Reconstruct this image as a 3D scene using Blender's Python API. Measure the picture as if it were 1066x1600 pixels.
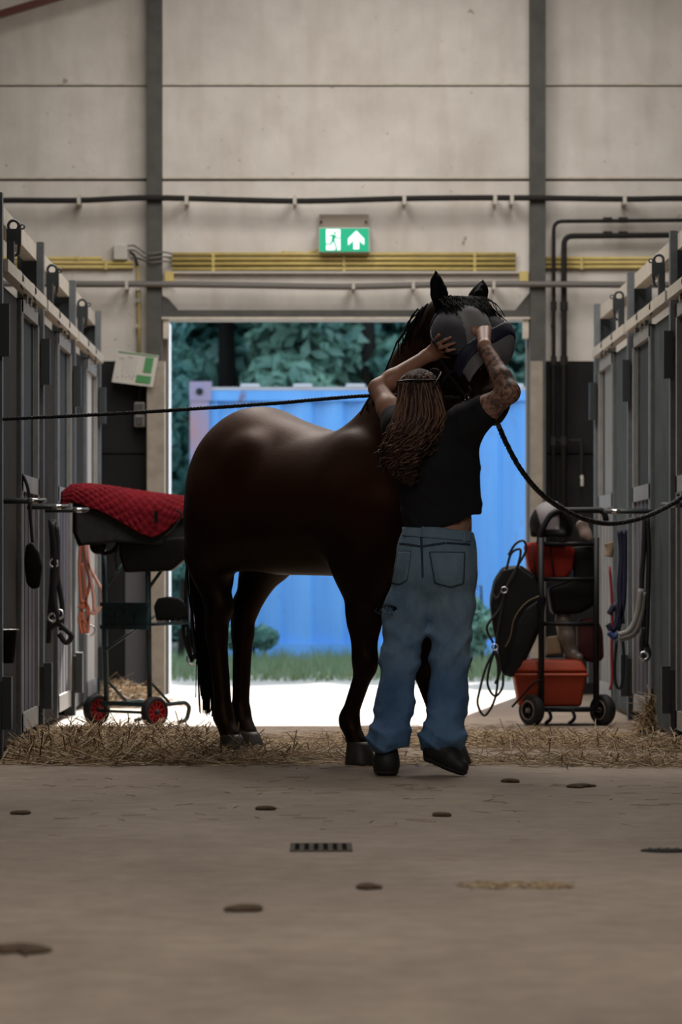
import bpy, bmesh, math, random
import numpy as np
from mathutils import Matrix, Vector
random.seed(7); rng = np.random.default_rng(7)
scn = bpy.context.scene
C = scn.collection
for o in list(bpy.data.objects): bpy.data.objects.remove(o)

# ---------------------------------------------------------------- camera, sky, sun, exposure
FP, CX, CY, CH = 6000.0, 496.0, 893.0, 0.82          # focal length in px, principal point, camera height
cam = bpy.data.cameras.new('camera'); camo = bpy.data.objects.new('camera', cam); C.objects.link(camo)
camo.location = (0, 0, CH); camo.rotation_euler = (math.pi/2, 0, 0)
cam.sensor_fit = 'AUTO'; cam.sensor_width = 36; cam.lens = 36*FP/1600
cam.shift_x = (533-CX)/1600; cam.shift_y = (CY-800)/1600
cam.clip_end = 300
cam.dof.use_dof = True; cam.dof.focus_distance = 15.7; cam.dof.aperture_fstop = 4.8
scn.camera = camo
vs = scn.view_settings
vs.view_transform = 'Standard'; vs.look = 'None'; vs.gamma = 1.0; vs.use_curve_mapping = False; vs.exposure = 0.0

w = bpy.data.worlds.new('sky'); scn.world = w; w.use_nodes = True
wn = w.node_tree; bg = wn.nodes['Background']
bg.inputs[0].default_value = (0.62, 0.80, 1.0, 1); bg.inputs[1].default_value = 2.3
SUN_AZ, SUN_EL = math.radians(8), math.radians(24.5)   # azimuth from +Y towards +X
sd = bpy.data.lights.new('sun', 'SUN'); sd.energy = 11.5; sd.angle = math.radians(0.6); sd.color = (1, .95, .86)
so = bpy.data.objects.new('sun', sd); C.objects.link(so)
tosun = Vector((math.sin(SUN_AZ)*math.cos(SUN_EL), math.cos(SUN_AZ)*math.cos(SUN_EL), math.sin(SUN_EL)))
so.rotation_euler = tosun.to_track_quat('Z', 'Y').to_euler(); so.location = (8, 60, 30)
SKYLIGHT = 8.6                                           # radiance of the roof skylights and the added near fill pair

def P(px, py, d):                                        # photograph pixel at a distance -> world point
    return np.array([(px-CX)*d/FP, d, CH-(py-CY)*d/FP])

# ---------------------------------------------------------------- materials
MATS = {}
def M(name, c, rough=.6, metal=0., c2=None, scale=6., bump=0., bscale=60., detail=6., spec=.5, stretch=None, ramp=(.35, .65), emit=None, estr=1.):
    if name in MATS: return MATS[name]
    m = bpy.data.materials.new(name); m.use_nodes = True
    nt = m.node_tree; b = nt.nodes['Principled BSDF']
    b.inputs['Base Color'].default_value = (*c, 1); b.inputs['Roughness'].default_value = rough
    b.inputs['Metallic'].default_value = metal; b.inputs['Specular IOR Level'].default_value = spec
    if emit: b.inputs['Emission Color'].default_value = (*emit, 1); b.inputs['Emission Strength'].default_value = estr
    if c2 is not None or bump:
        tc = nt.nodes.new('ShaderNodeTexCoord'); mp = nt.nodes.new('ShaderNodeMapping')
        nt.links.new(tc.outputs['Object'], mp.inputs[0])
        if stretch: mp.inputs['Scale'].default_value = stretch
    if c2 is not None:
        n = nt.nodes.new('ShaderNodeTexNoise'); n.inputs['Scale'].default_value = scale; n.inputs['Detail'].default_value = detail
        n.inputs['Roughness'].default_value = .6
        nt.links.new(mp.outputs[0], n.inputs['Vector'])
        r = nt.nodes.new('ShaderNodeValToRGB')
        r.color_ramp.elements[0].position = ramp[0]; r.color_ramp.elements[1].position = ramp[1]
        r.color_ramp.elements[0].color = (*c2, 1); r.color_ramp.elements[1].color = (*c, 1)
        nt.links.new(n.outputs[0], r.inputs[0]); nt.links.new(r.outputs[0], b.inputs['Base Color'])
    if bump:
        n2 = nt.nodes.new('ShaderNodeTexNoise'); n2.inputs['Scale'].default_value = bscale; n2.inputs['Detail'].default_value = 5
        nt.links.new(mp.outputs[0], n2.inputs['Vector'])
        bp = nt.nodes.new('ShaderNodeBump'); bp.inputs['Strength'].default_value = bump; bp.inputs['Distance'].default_value = .02
        nt.links.new(n2.outputs[0], bp.inputs['Height']); nt.links.new(bp.outputs[0], b.inputs['Normal'])
    MATS[name] = m
    return m

def nodes_of(m):
    nt = m.node_tree
    return nt, nt.nodes, nt.links, nt.nodes['Principled BSDF']

# ---------------------------------------------------------------- objects
def mesh(name, V, F, smooth=False):
    me = bpy.data.meshes.new(name)
    if isinstance(F, np.ndarray):
        n, k = F.shape
        me.vertices.add(len(V)); me.vertices.foreach_set('co', np.asarray(V, np.float32).ravel())
        me.loops.add(n*k); me.loops.foreach_set('vertex_index', F.astype(np.int32).ravel())
        me.polygons.add(n); me.polygons.foreach_set('loop_start', np.arange(0, n*k, k, dtype=np.int32))
        me.update(calc_edges=True)
    else:
        me.from_pydata([tuple(map(float, v)) for v in V], [], F); me.update()
    if smooth: me.polygons.foreach_set('use_smooth', [True]*len(me.polygons))
    return me

def tag(o, label=None, cat=None, group=None, kind=None):
    if label: o['label'] = label
    if cat: o['category'] = cat
    if group: o['group'] = group
    if kind: o['kind'] = kind
    return o

WM = {}
def thing(name, label, cat, loc=(0, 0, 0), rotz=0., group=None, kind=None):
    o = bpy.data.objects.new(name, None); C.objects.link(o); o.empty_display_size = .1
    o.location = loc; o.rotation_euler = (0, 0, rotz)
    WM[o] = Matrix.Translation(Vector(loc)) @ Matrix.Rotation(rotz, 4, 'Z')
    return tag(o, label, cat, group, kind)

class B:                                                  # collects shapes of ONE part
    def __init__(s): s.V = []; s.F = []
    def add(s, V, F):
        n = len(s.V); s.V += [tuple(map(float, v)) for v in V]; s.F += [tuple(i+n for i in f) for f in F]; return s
    def box(s, lo, hi, bev=0.):
        lo, hi = np.minimum(lo, hi), np.maximum(lo, hi)
        x0, y0, z0 = lo; x1, y1, z1 = hi
        if bev <= 0:
            return s.add([(x0,y0,z0),(x1,y0,z0),(x1,y1,z0),(x0,y1,z0),(x0,y0,z1),(x1,y0,z1),(x1,y1,z1),(x0,y1,z1)],
                  [(0,3,2,1),(4,5,6,7),(0,1,5,4),(1,2,6,5),(2,3,7,6),(3,0,4,7)])
        b = bmesh.new(); bmesh.ops.create_cube(b, size=1)
        for v in b.verts: v.co = Vector(((lo+hi)/2)) + Vector((v.co.x*(x1-x0), v.co.y*(y1-y0), v.co.z*(z1-z0)))
        bmesh.ops.bevel(b, geom=b.edges[:], offset=bev, segments=2, affect='EDGES', profile=.6)
        b.verts.index_update()
        s.add([v.co for v in b.verts], [tuple(v.index for v in f.verts) for f in b.faces]); b.free(); return s
    def obox(s, c, ax, ay, az, size):                     # oriented box
        c = np.array(c, float); ax, ay, az = [np.array(a, float)/np.linalg.norm(a) for a in (ax, ay, az)]
        q = [c+ax*size[0]/2*i+ay*size[1]/2*j+az*size[2]/2*k for k in (-1,1) for j in (-1,1) for i in (-1,1)]
        return s.add(q, [(0,2,3,1),(4,5,7,6),(0,1,5,4),(1,3,7,5),(3,2,6,7),(2,0,4,6)])
    def tube(s, pts, r, n=8, caps=True, flat=1., up=(0,0,1)):
        pts = np.array(pts, float); m = len(pts)
        r = np.broadcast_to(np.asarray(r, float), (m,))
        T = np.gradient(pts, axis=0); T /= np.linalg.norm(T, axis=1)[:, None]+1e-12
        u = np.array(up, float)
        if abs(T[0] @ u) > .95: u = np.array([1., 0, .1])
        V = []
        for i in range(m):
            a = u - T[i]*(u @ T[i]); a /= np.linalg.norm(a)+1e-12; u = a
            b = np.cross(T[i], a)
            for k in range(n):
                t = 2*math.pi*k/n
                V.append(pts[i]+r[i]*(math.cos(t)*a*flat+math.sin(t)*b))
        F = [(i*n+k, i*n+(k+1) % n, (i+1)*n+(k+1) % n, (i+1)*n+k) for i in range(m-1) for k in range(n)]
        if caps: F += [tuple(range(n-1, -1, -1)), tuple((m-1)*n+k for k in range(n))]
        return s.add(V, F)
    def lathe(s, prof, c=(0,0,0), axis=(0,0,1), n=20, close=False):   # prof: (radius, height)
        a = Vector(axis).normalized(); q = Vector((0,0,1)).rotation_difference(a)
        V = []
        for (r, h) in prof:
            for k in range(n):
                t = 2*math.pi*k/n
                V.append(Vector(c)+q @ Vector((r*math.cos(t), r*math.sin(t), h)))
        m = len(prof)
        F = [(i*n+k, i*n+(k+1) % n, (i+1)*n+(k+1) % n, (i+1)*n+k) for i in range(m-1) for k in range(n)]
        if close: F += [((m-1)*n+k, (m-1)*n+(k+1) % n, (k+1) % n, k) for k in range(n)]
        else: F += [tuple(range(n-1, -1, -1)), tuple((m-1)*n+k for k in range(n))]
        return s.add(V, F)
    def prism(s, pts, d):                                 # polygon (3-D points) swept by vector d
        pts = [np.array(p, float) for p in pts]; n = len(pts); d = np.array(d, float)
        return s.add(pts+[p+d for p in pts], [tuple(range(n-1, -1, -1)), tuple(range(n, 2*n))]+[(i, (i+1) % n, n+(i+1) % n, n+i) for i in range(n)])
    def grid(s, fn, nu, nv, thick=0.):
        Q = np.array([[fn(i/(nu-1), j/(nv-1)) for j in range(nv)] for i in range(nu)], float)
        F = [(i*nv+j, (i+1)*nv+j, (i+1)*nv+j+1, i*nv+j+1) for i in range(nu-1) for j in range(nv-1)]
        if not thick: return s.add(Q.reshape(-1, 3), F)
        du = np.gradient(Q, axis=0); dv = np.gradient(Q, axis=1); N = np.cross(du, dv); N /= np.linalg.norm(N, axis=2)[..., None]+1e-12
        n = nu*nv; R = Q-N*thick
        F2 = F+[tuple(n+i for i in f[::-1]) for f in F]
        rim = [i*nv for i in range(nu)]+[(nu-1)*nv+j for j in range(1, nv)]+[i*nv+nv-1 for i in range(nu-2, -1, -1)]+[j for j in range(nv-2, 0, -1)]
        F2 += [(rim[(i+1) % len(rim)], rim[i], n+rim[i], n+rim[(i+1) % len(rim)]) for i in range(len(rim))]
        return s.add(list(Q.reshape(-1, 3))+list(R.reshape(-1, 3)), F2)
    def build(s, name, mat, parent=None, smooth=False, world=True, kind=None, label=None):
        return link(name, mesh(name, s.V, s.F, smooth), mat, parent, world, kind, label)

def link(name, me, mat, parent=None, world=True, kind=None, label=None):
    o = bpy.data.objects.new(name, me); C.objects.link(o)
    if mat and not me.materials: me.materials.append(mat)
    if parent is not None:
        o.parent = parent
        if world and parent in WM: o.matrix_parent_inverse = WM[parent].inverted()
    return tag(o, label=label, kind=kind)

def fillet(pts, r, n=5):                                  # round the corners of a polyline
    pts = [np.array(p, float) for p in pts]; out = [pts[0]]
    for a, b, c in zip(pts, pts[1:], pts[2:]):
        u = a-b; v = c-b; lu, lv = np.linalg.norm(u), np.linalg.norm(v); q = min(r, lu*.45, lv*.45)
        p0, p1 = b+u/lu*q, b+v/lv*q
        for i in range(n+1):
            t = i/n; out.append((1-t)**2*p0+2*t*(1-t)*b+t*t*p1)
    out.append(pts[-1]); return out
def spline(pts, n=8):                                     # Catmull-Rom
    p = [np.array(q, float) for q in pts]; p = [2*p[0]-p[1]]+p+[2*p[-1]-p[-2]]; out = []
    for i in range(1, len(p)-2):
        for k in range(n):
            t = k/n
            out.append(.5*(2*p[i]+(p[i+1]-p[i-1])*t+(2*p[i-1]-5*p[i]+4*p[i+1]-p[i+2])*t*t+(3*p[i]-p[i-1]-3*p[i+1]+p[i+2])*t**3))
    out.append(p[-2]); return out

# ---------------------------------------------------------------- smooth solids (signed distance -> surface nets)
class Field:
    def __init__(s, lo, hi, h):
        s.lo = np.array(lo, float); s.h = h
        s.n = (np.ceil((np.array(hi)-s.lo)/h)).astype(int)+1
        s.F = np.full(s.n, 9., np.float32)
    def sub(s, lo, hi):
        a = np.clip(np.floor((np.array(lo)-s.lo)/s.h).astype(int), 0, s.n); b = np.clip(np.ceil((np.array(hi)-s.lo)/s.h).astype(int)+1, 0, s.n)
        if (b <= a).any(): return None, None
        g = [(s.lo[i]+s.h*np.arange(a[i], b[i])).astype(np.float32) for i in range(3)]
        return (slice(a[0], b[0]), slice(a[1], b[1]), slice(a[2], b[2])), (g[0][:, None, None], g[1][None, :, None], g[2][None, None, :])
    def mix(s, sl, d, k, cut=False):
        f = s.F[sl]
        if cut: f = -f
        if cut: s.F[sl] = -(np.minimum(f, d)-np.maximum(k-np.abs(f-d), 0)**2/(4*k)); return
        s.F[sl] = np.minimum(f, d)-np.maximum(k-np.abs(f-d), 0)**2/(4*k)
    def cone(s, a, b, ra, rb=None, k=.03, sq=None, cut=False):    # sq=(axis, factor): section squashed along axis
        rb = ra if rb is None else rb
        a = np.array(a, float); b = np.array(b, float); R = max(ra, rb)+k+s.h*2
        if sq is not None and sq[1] > 1: R *= sq[1]
        sl, g = s.sub(np.minimum(a, b)-R, np.maximum(a, b)+R)
        if sl is None: return s
        q = [g[i]-a[i] for i in range(3)]; ab = b-a; L = ab @ ab+1e-12
        t = np.clip((q[0]*ab[0]+q[1]*ab[1]+q[2]*ab[2])/L, 0, 1)
        e = [q[i]-t*ab[i] for i in range(3)]
        D2 = e[0]**2+e[1]**2+e[2]**2
        if sq is not None:
            w_ = np.array(sq[0], float); w_ /= np.linalg.norm(w_); c = e[0]*w_[0]+e[1]*w_[1]+e[2]*w_[2]
            D2 = D2+c*c*(1/sq[1]**2-1)
        d = np.sqrt(np.maximum(D2, 0))-(ra+(rb-ra)*t)
        if sq is not None: d = d*min(1., sq[1]**.5)
        s.mix(sl, d, k, cut); return s
    def chain(s, pts, rs, k=.03, sq=None):
        for i in range(len(pts)-1): s.cone(pts[i], pts[i+1], rs[i], rs[i+1], k, sq)
        return s
    def ell(s, c, r, k=.03, R=None, cut=False):
        c = np.array(c, float); r = np.array(r, float); m = r.max()+k+s.h*2
        sl, g = s.sub(c-m, c+m)
        if sl is None: return s
        q = [g[i]-c[i] for i in range(3)]
        if R is not None:
            R = np.array(R, float); q = [q[0]*R[i][0]+q[1]*R[i][1]+q[2]*R[i][2] for i in range(3)]   # rows of R = axes
        k0 = np.sqrt(sum((q[i]/r[i])**2 for i in range(3))); k1 = np.sqrt(sum((q[i]/r[i]**2)**2 for i in range(3)))+1e-9
        s.mix(sl, k0*(k0-1)/k1, k, cut); return s
    def coords(s):
        return [(s.lo[i]+s.h*np.arange(s.n[i])).astype(np.float32).reshape([-1 if j == i else 1 for j in range(3)]) for i in range(3)]
    def poly(s, name, smooth_it=2):
        F = s.F; S = F < 0
        c = np.zeros(np.array(F.shape)-1, np.uint8)
        for o in np.ndindex(2, 2, 2): c += S[o[0]:F.shape[0]-1+o[0], o[1]:F.shape[1]-1+o[1], o[2]:F.shape[2]-1+o[2]]
        act = (c > 0) & (c < 8); idx = np.argwhere(act); idm = np.full(act.shape, -1, np.int32); idm[act] = np.arange(len(idx))
        acc = np.zeros((len(idx), 3)); cnt = np.zeros(len(idx))
        cs = list(np.ndindex(2, 2, 2))
        for i, o1 in enumerate(cs):
            for o2 in cs[i+1:]:
                if sum(abs(np.array(o1)-o2)) != 1: continue
                f1 = F[tuple((idx+o1).T)]; f2 = F[tuple((idx+o2).T)]; m = (f1 < 0) != (f2 < 0)
                t = (f1/(f1-f2+1e-12))[m][:, None]
                acc[m] += np.array(o1)+(np.array(o2)-o1)*t; cnt[m] += 1
        V = s.lo+s.h*(idx+acc/cnt[:, None]); Q = []
        for ax in range(3):
            o = [1, 2, 0][ax]; p = [2, 0, 1][ax]
            sa = [slice(1, -1)]*3; sb = list(sa); sa[ax] = slice(0, -1); sb[ax] = slice(1, None)
            A = S[tuple(sa)]; Bq = S[tuple(sb)]; e = np.argwhere(A != Bq)
            if not len(e): continue
            fl = A[tuple(e.T)]
            off = np.ones(3, int); off[ax] = 0; e = e+off
            def cell(do, dp):
                q = e.copy(); q[:, o] += do; q[:, p] += dp; return idm[tuple(q.T)]
            q = np.stack([cell(-1, -1), cell(0, -1), cell(0, 0), cell(-1, 0)], 1)
            q[~fl] = q[~fl][:, ::-1]; Q.append(q)
        Q = np.concatenate(Q)
        for _ in range(smooth_it):
            A = np.zeros_like(V); n = np.zeros(len(V))
            for k in range(4):
                i, j = Q[:, k], Q[:, (k+1) % 4]
                for ax in range(3): A[:, ax] += np.bincount(i, V[j, ax], len(V))+np.bincount(j, V[i, ax], len(V))
                n += np.bincount(i, minlength=len(V))+np.bincount(j, minlength=len(V))
            V = V*.4+.6*A/n[:, None]
        return mesh(name, V, Q, True)
# ================================================================ SETTING
WY = 25.6                                                 # the end wall
def wx(px): return (px-CX)*WY/FP
def wz(py): return CH-(py-CY)*WY/FP
ROOFZ = lambda x: 5.62-.3*abs(x-.45)

def floor_mat():
    m = M('concrete floor', (.27, .225, .185), .8, spec=.3)
    nt, N, L, b = nodes_of(m)
    tc = N.new('ShaderNodeTexCoord')
    def noise(scale, det, st=(1,1,1)):
        mp = N.new('ShaderNodeMapping'); mp.inputs['Scale'].default_value = st
        n = N.new('ShaderNodeTexNoise'); n.inputs['Scale'].default_value = scale; n.inputs['Detail'].default_value = det
        n.inputs['Roughness'].default_value = .65
        L.new(tc.outputs['Object'], mp.inputs[0]); L.new(mp.outputs[0], n.inputs['Vector']); return n
    n1 = noise(1.1, 8, (1, .5, 1)); n2 = noise(9, 8); n3 = noise(50, 3)
    r1 = N.new('ShaderNodeValToRGB'); r1.color_ramp.elements[0].position = .3; r1.color_ramp.elements[1].position = .72
    r1.color_ramp.elements[0].color = (.235, .175, .13, 1); r1.color_ramp.elements[1].color = (.40, .315, .245, 1)
    L.new(n1.outputs[0], r1.inputs[0])
    r2 = N.new('ShaderNodeValToRGB'); r2.color_ramp.elements[0].position = .3; r2.color_ramp.elements[1].position = .62
    r2.color_ramp.elements[0].color = (.55, .52, .49, 1); r2.color_ramp.elements[1].color = (1, 1, 1, 1)
    L.new(n2.outputs[0], r2.inputs[0])
    mx = N.new('ShaderNodeMixRGB'); mx.blend_type = 'MULTIPLY'; mx.inputs[0].default_value = .55
    L.new(r1.outputs[0], mx.inputs[1]); L.new(r2.outputs[0], mx.inputs[2])
    L.new(mx.outputs[0], b.inputs['Base Color'])
    # brushed ripples left by the trowel
    wv = N.new('ShaderNodeTexWave'); wv.inputs['Scale'].default_value = 9; wv.inputs['Distortion'].default_value = 6; wv.inputs['Detail'].default_value = 2
    wv.inputs['Detail Scale'].default_value = .6
    mp = N.new('ShaderNodeMapping'); mp.inputs['Rotation'].default_value = (0, 0, 1.25); L.new(tc.outputs['Object'], mp.inputs[0]); L.new(mp.outputs[0], wv.inputs['Vector'])
    ad = N.new('ShaderNodeMath'); ad.operation = 'MULTIPLY_ADD'; ad.inputs[1].default_value = .35
    L.new(wv.outputs[0], ad.inputs[0]); L.new(n3.outputs[0], ad.inputs[2])
    bp = N.new('ShaderNodeBump'); bp.inputs['Strength'].default_value = .35; bp.inputs['Distance'].default_value = .012
    L.new(ad.outputs[0], bp.inputs['Height']); L.new(bp.outputs[0], b.inputs['Normal'])
    return m
tag(B().box((-6, -4, -.15), (6, 25.9, 0)).build('floor', floor_mat()), 'worn brown concrete floor of the stable aisle', kind='structure')

m_wall = M('white wall panel', (.68, .64, .595), .6, c2=(.55, .51, .465), scale=2.2, detail=8, bump=.08, bscale=30)
m_dark = M('charcoal wall panel', (.017, .0175, .0185), .7, c2=(.012, .012, .013), scale=4, spec=.15)
m_seam = M('seam shadow gap', (.16, .13, .10), .8)
m_col = M('grey steel column', (.092, .088, .081), .65, c2=(.07, .067, .062), scale=10, spec=.25)
m_colc = M('bare concrete foot of column', (.34, .30, .25), .8, c2=(.25, .22, .18), scale=9)
m_cream = M('cream painted steel', (.60, .545, .465), .5, c2=(.48, .43, .36), scale=12)

nt, N, L, b = nodes_of(m_wall)                            # dirt streaks and specks on the panels
tc = N.new('ShaderNodeTexCoord'); old = b.inputs['Base Color'].links[0].from_socket
for sc_, st_, p0_, p1_, amt, dk in ((3., (2.2, 2.2, .35), .30, .52, .22, (.72, .66, .60, 1)), (16., (1, 1, 1), .24, .30, .55, (.45, .40, .36, 1))):
    mp = N.new('ShaderNodeMapping'); mp.inputs['Scale'].default_value = st_; L.new(tc.outputs['Object'], mp.inputs[0])
    n = N.new('ShaderNodeTexNoise'); n.inputs['Scale'].default_value = sc_; n.inputs['Detail'].default_value = 6; L.new(mp.outputs[0], n.inputs['Vector'])
    r = N.new('ShaderNodeValToRGB'); r.color_ramp.elements[0].position = p0_; r.color_ramp.elements[0].color = dk; r.color_ramp.elements[1].position = p1_; r.color_ramp.elements[1].color = (1, 1, 1, 1); L.new(n.outputs[0], r.inputs[0])
    mx = N.new('ShaderNodeMixRGB'); mx.blend_type = 'MULTIPLY'; mx.inputs[0].default_value = amt*1.6; L.new(old, mx.inputs[1]); L.new(r.outputs[0], mx.inputs[2]); old = mx.outputs[0]
L.new(old, b.inputs['Base Color'])
# end wall: backing with the door opening, panels proud of it
XL, XR, ZL = wx(262), wx(824), wz(499)                    # doorway
wall = B()
for x0, x1, z0, z1 in ((-6, XL, 0, 6), (XR, 6, 0, 6), (XL, XR, ZL, 6)): wall.box((x0, WY+.03, z0), (x1, WY+.22, z1))
wall = tag(wall.build('wall_far', m_seam), 'white panelled gable wall with a wide doorway', kind='structure')
ZD = wz(566)
zs = [ZL, wz(281.5), wz(134), wz(134)+.63, wz(134)+1.5]
for (x0, x1, low) in ((-6, wx(231), ZD), (wx(254), wx(827), ZL), (wx(851), 6, ZD)):
    zz = [low]+zs[1:]
    for a, b_ in zip(zz, zz[1:]): B().box((x0, WY, a+.007), (x1, WY+.05, b_-.007)).build('wall_panel', m_wall, wall)
for z in (wz(278), wz(132)): B().box((-6, WY-.012, z-.006), (6, WY+.02, z+.006)).build('seam_trim', m_cream, wall)
for (x0, x1) in ((-6, wx(231)), (wx(851), 6)):
    for a, b_ in ((0, wz(708)), (wz(708), ZD)): B().box((x0, WY-.005, a), (x1, WY+.05, b_-.012)).build('dark_wall_panel', m_dark, wall)
m_lav = M('lighter grey door panel', (.10, .10, .115), .5)
B().box((wx(196), WY-.02, .02), (wx(229), WY, wz(893))).build('grey_kick_panel', m_lav, wall)

for k, (a, b_) in enumerate(((231, 254), (827, 851))):
    t = thing('trim_%d' % (k+1), 'grey steel column on the gable wall %s of the doorway' % ('left', 'right')[k], None, (wx((a+b_)/2), WY, 0), kind='structure')
    B().box((wx(a), WY-.14, 0), (wx(b_), WY+.06, 5.6)).build('column', m_col, t)
    B().box((wx(a)+.001, WY-.145, 0), (wx(b_)+.02*(1-2*k)*1, WY+.03, wz(566))).build('column_foot', m_colc, t)
t = thing('trim_3', 'grey steel lintel over the doorway', None, ((XL+XR)/2, WY, ZL), kind='structure')
B().box((wx(254), WY-.10, wz(498)), (wx(827), WY+.06, wz(486))).build('lintel', m_col, t)
B().box((wx(254), WY-.12, wz(500.5)), (wx(827), WY+.2, wz(497))).build('cover_strip', m_cream, t)
for s, x in ((1, 254), (-1, 827)):
    pts = [(wx(x), WY-.09, wz(500)), (wx(x+s*30), WY-.09, wz(498)), (wx(x+s*24), WY-.09, wz(484)), (wx(x+s*10), WY-.09, wz(468)), (wx(x), WY-.09, wz(463))]
    if s < 0: pts = [(wx(x), WY-.09, wz(500)), (wx(x), WY-.09, wz(458)), (wx(x-28), WY-.09, wz(492)), (wx(x-28), WY-.09, wz(500))]
    B().prism(pts, (0, .08, 0)).build('haunch_plate', m_col, t)
    B().box((wx(x+s*2), WY-.1, wz(530)), (wx(x+s*11), WY-.02, wz(500))).build('guide_bracket', m_cream, t)
m_jamb = M('white door reveal', (.75, .76, .78), .5)
tag(B().box((XL-.04, WY+.05, 0), (XL, WY+.62, ZL)).build('trim_4', m_jamb), 'sunlit white reveal at the left edge of the doorway', kind='structure')

# roof, side walls, back wall, gable rafter
m_roof = M('pale roof sheet', (.42, .39, .35), .7); m_sky = M('translucent skylight', (.8, .8, .8), .5, emit=(1., .955, .90), estr=SKYLIGHT)
roof = B()
for x0, x1 in ((-6, .45), (.45, 6)):
    roof.add([(x0, -4, ROOFZ(x0)), (x1, -4, ROOFZ(x1)), (x1, 25.9, ROOFZ(x1)), (x0, 25.9, ROOFZ(x0)),
              (x0, -4, ROOFZ(x0)+.12), (x1, -4, ROOFZ(x1)+.12), (x1, 25.9, ROOFZ(x1)+.12), (x0, 25.9, ROOFZ(x0)+.12)],
             [(0,3,2,1),(4,5,6,7),(0,1,5,4),(1,2,6,5),(2,3,7,6),(3,0,4,7)])
roof = tag(roof.build('ceiling', m_roof), 'pitched roof over the aisle', kind='structure')
for y in (6.5, 17.6, 21.0):  # nearest pair is added out of view as fill from the camera side
    for s in (-1, 1):
        a, b_ = .45+s*.5, .45+s*1.7
        B().add([(a, y, ROOFZ(a)-.015), (b_, y, ROOFZ(b_)-.015), (b_, y+2.6, ROOFZ(b_)-.015), (a, y+2.6, ROOFZ(a)-.015)], [(0, 1, 2, 3) if s < 0 else (3, 2, 1, 0)]).build('skylight_and_fill', m_sky, roof)
m_board = M('dim timber boarding', (.10, .085, .07), .8)
tag(B().box((-6.1, -4, 0), (-6, 25.9, 4)).build('wall_left', m_board), 'outer side wall behind the left row of stalls', kind='structure')
tag(B().box((6, -4, 0), (6.1, 25.9, 4)).build('wall_right', m_board), 'outer side wall behind the right row of stalls', kind='structure')
tag(B().box((-6, -4.1, 0), (6, -4, 6)).build('wall_back', m_board), 'wall behind the camera', kind='structure')
m_raft = M('red oxide rafter', (.10, .025, .018), .5)
r = B()
for s, xe in ((-1, -6),):
    zl = lambda x: 5.225-.3*abs(x-.45)
    r.prism([(.45, WY-.35, zl(.45)), (xe, WY-.35, zl(xe)), (xe, WY-.35, zl(xe)+.048), (.45, WY-.35, zl(.45)+.048)], (0, .06, 0))
tag(r.build('trim_5', m_raft), 'red brown steel brace running up to the roof ridge by the gable wall', kind='structure')

# ---- services on the end wall
m_blackp = M('black hose', (.020, .019, .018), .7, spec=.2); m_greyp = M('grey pipe', (.13, .12, .112), .5)
m_yel = M('yellow conduit', (.62, .49, .17), .45, c2=(.52, .41, .15), scale=14); m_clip = M('pale clip', (.5, .47, .42), .5)
t = thing('hose_pipe', 'thick black hose running the full width of the white wall', 'hose', (0, WY-.17, wz(316)))
pts = spline([(wx(p), WY-.17, wz(q)) for p, q in ((-180, 320), (0, 317), (125, 317), (240, 313), (460, 318), (640, 314), (800, 313), (975, 315), (1066, 314), (1300, 316))], 8)
B().tube(pts, .019, 10).build('hose', m_blackp, t, True)
for p in (126, 293, 461, 631, 772, 798, 973): B().box((wx(p)-.012, WY-.195, wz(323)), (wx(p)+.012, WY-.01, wz(309))).build('pipe_clip', m_clip, t)
def conduit(px0, px1, py, label, d=.03, r=.0125):
    t = thing('conduit', label, 'conduit', (wx((px0+px1)/2), WY-d, wz(py)), group='yellow conduits on the gable wall')
    B().tube([(wx(px0), WY-d, wz(py)), (wx((px0+px1)/2), WY-d, wz(py-.5)), (wx(px1), WY-d, wz(py))], r, 8).build('pipe', m_yel, t, True)
    for f in (.12, .5, .88):
        x = wx(px0+(px1-px0)*f); B().box((x-.01, WY-d-.017, wz(py)-.015), (x+.01, WY, wz(py)+.015)).build('saddle_clip', m_yel, t)
W4 = ('topmost', 'second from the top', 'third from the top', 'lowest')
for k, py in enumerate((398, 405.5, 413, 421)): conduit(269, 806, py, 'long yellow conduit above the doorway, %s of four' % W4[k])
for k, py in enumerate((404.5, 411, 418)): conduit(851, 1330, py, 'yellow conduit on the wall right of the doorway, %s of three' % ('topmost', 'middle', 'lowest')[k])
for k, py in enumerate((404.5, 411, 418)): conduit(-150, 160 if k == 0 else 209, py, 'yellow conduit on the wall left of the doorway, %s of three' % ('topmost', 'middle', 'lowest')[k])
t = thing('cable_tray', 'pale narrow tray under the yellow conduits', 'tray', (wx(540), WY-.02, wz(427)))
B().box((wx(258), WY-.05, wz(428)), (wx(824), WY, wz(424.5))).build('tray', m_clip, t)
for p in (265, 818): B().box((wx(p-7), WY-.06, wz(441)), (wx(p+7), WY, wz(425))).build('end_box', m_yel, t)
t = thing('water_pipe', 'grey pipe sagging slightly above the door lintel', 'pipe', (0, WY-.17, wz(448)))
B().tube(spline([(wx(p), WY-.17, wz(q)) for p, q in ((-200, 444), (110, 447), (240, 447), (400, 449), (540, 451), (680, 448), (827, 447), (985, 448), (1300, 448))], 6), .021, 10).build('pipe', m_greyp, t, True)
for p in (200, 552, 645, 770): B().box((wx(p)-.01, WY-.195, wz(455)), (wx(p)+.01, WY-.01, wz(442))).build('pipe_clip', m_clip, t)
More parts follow.
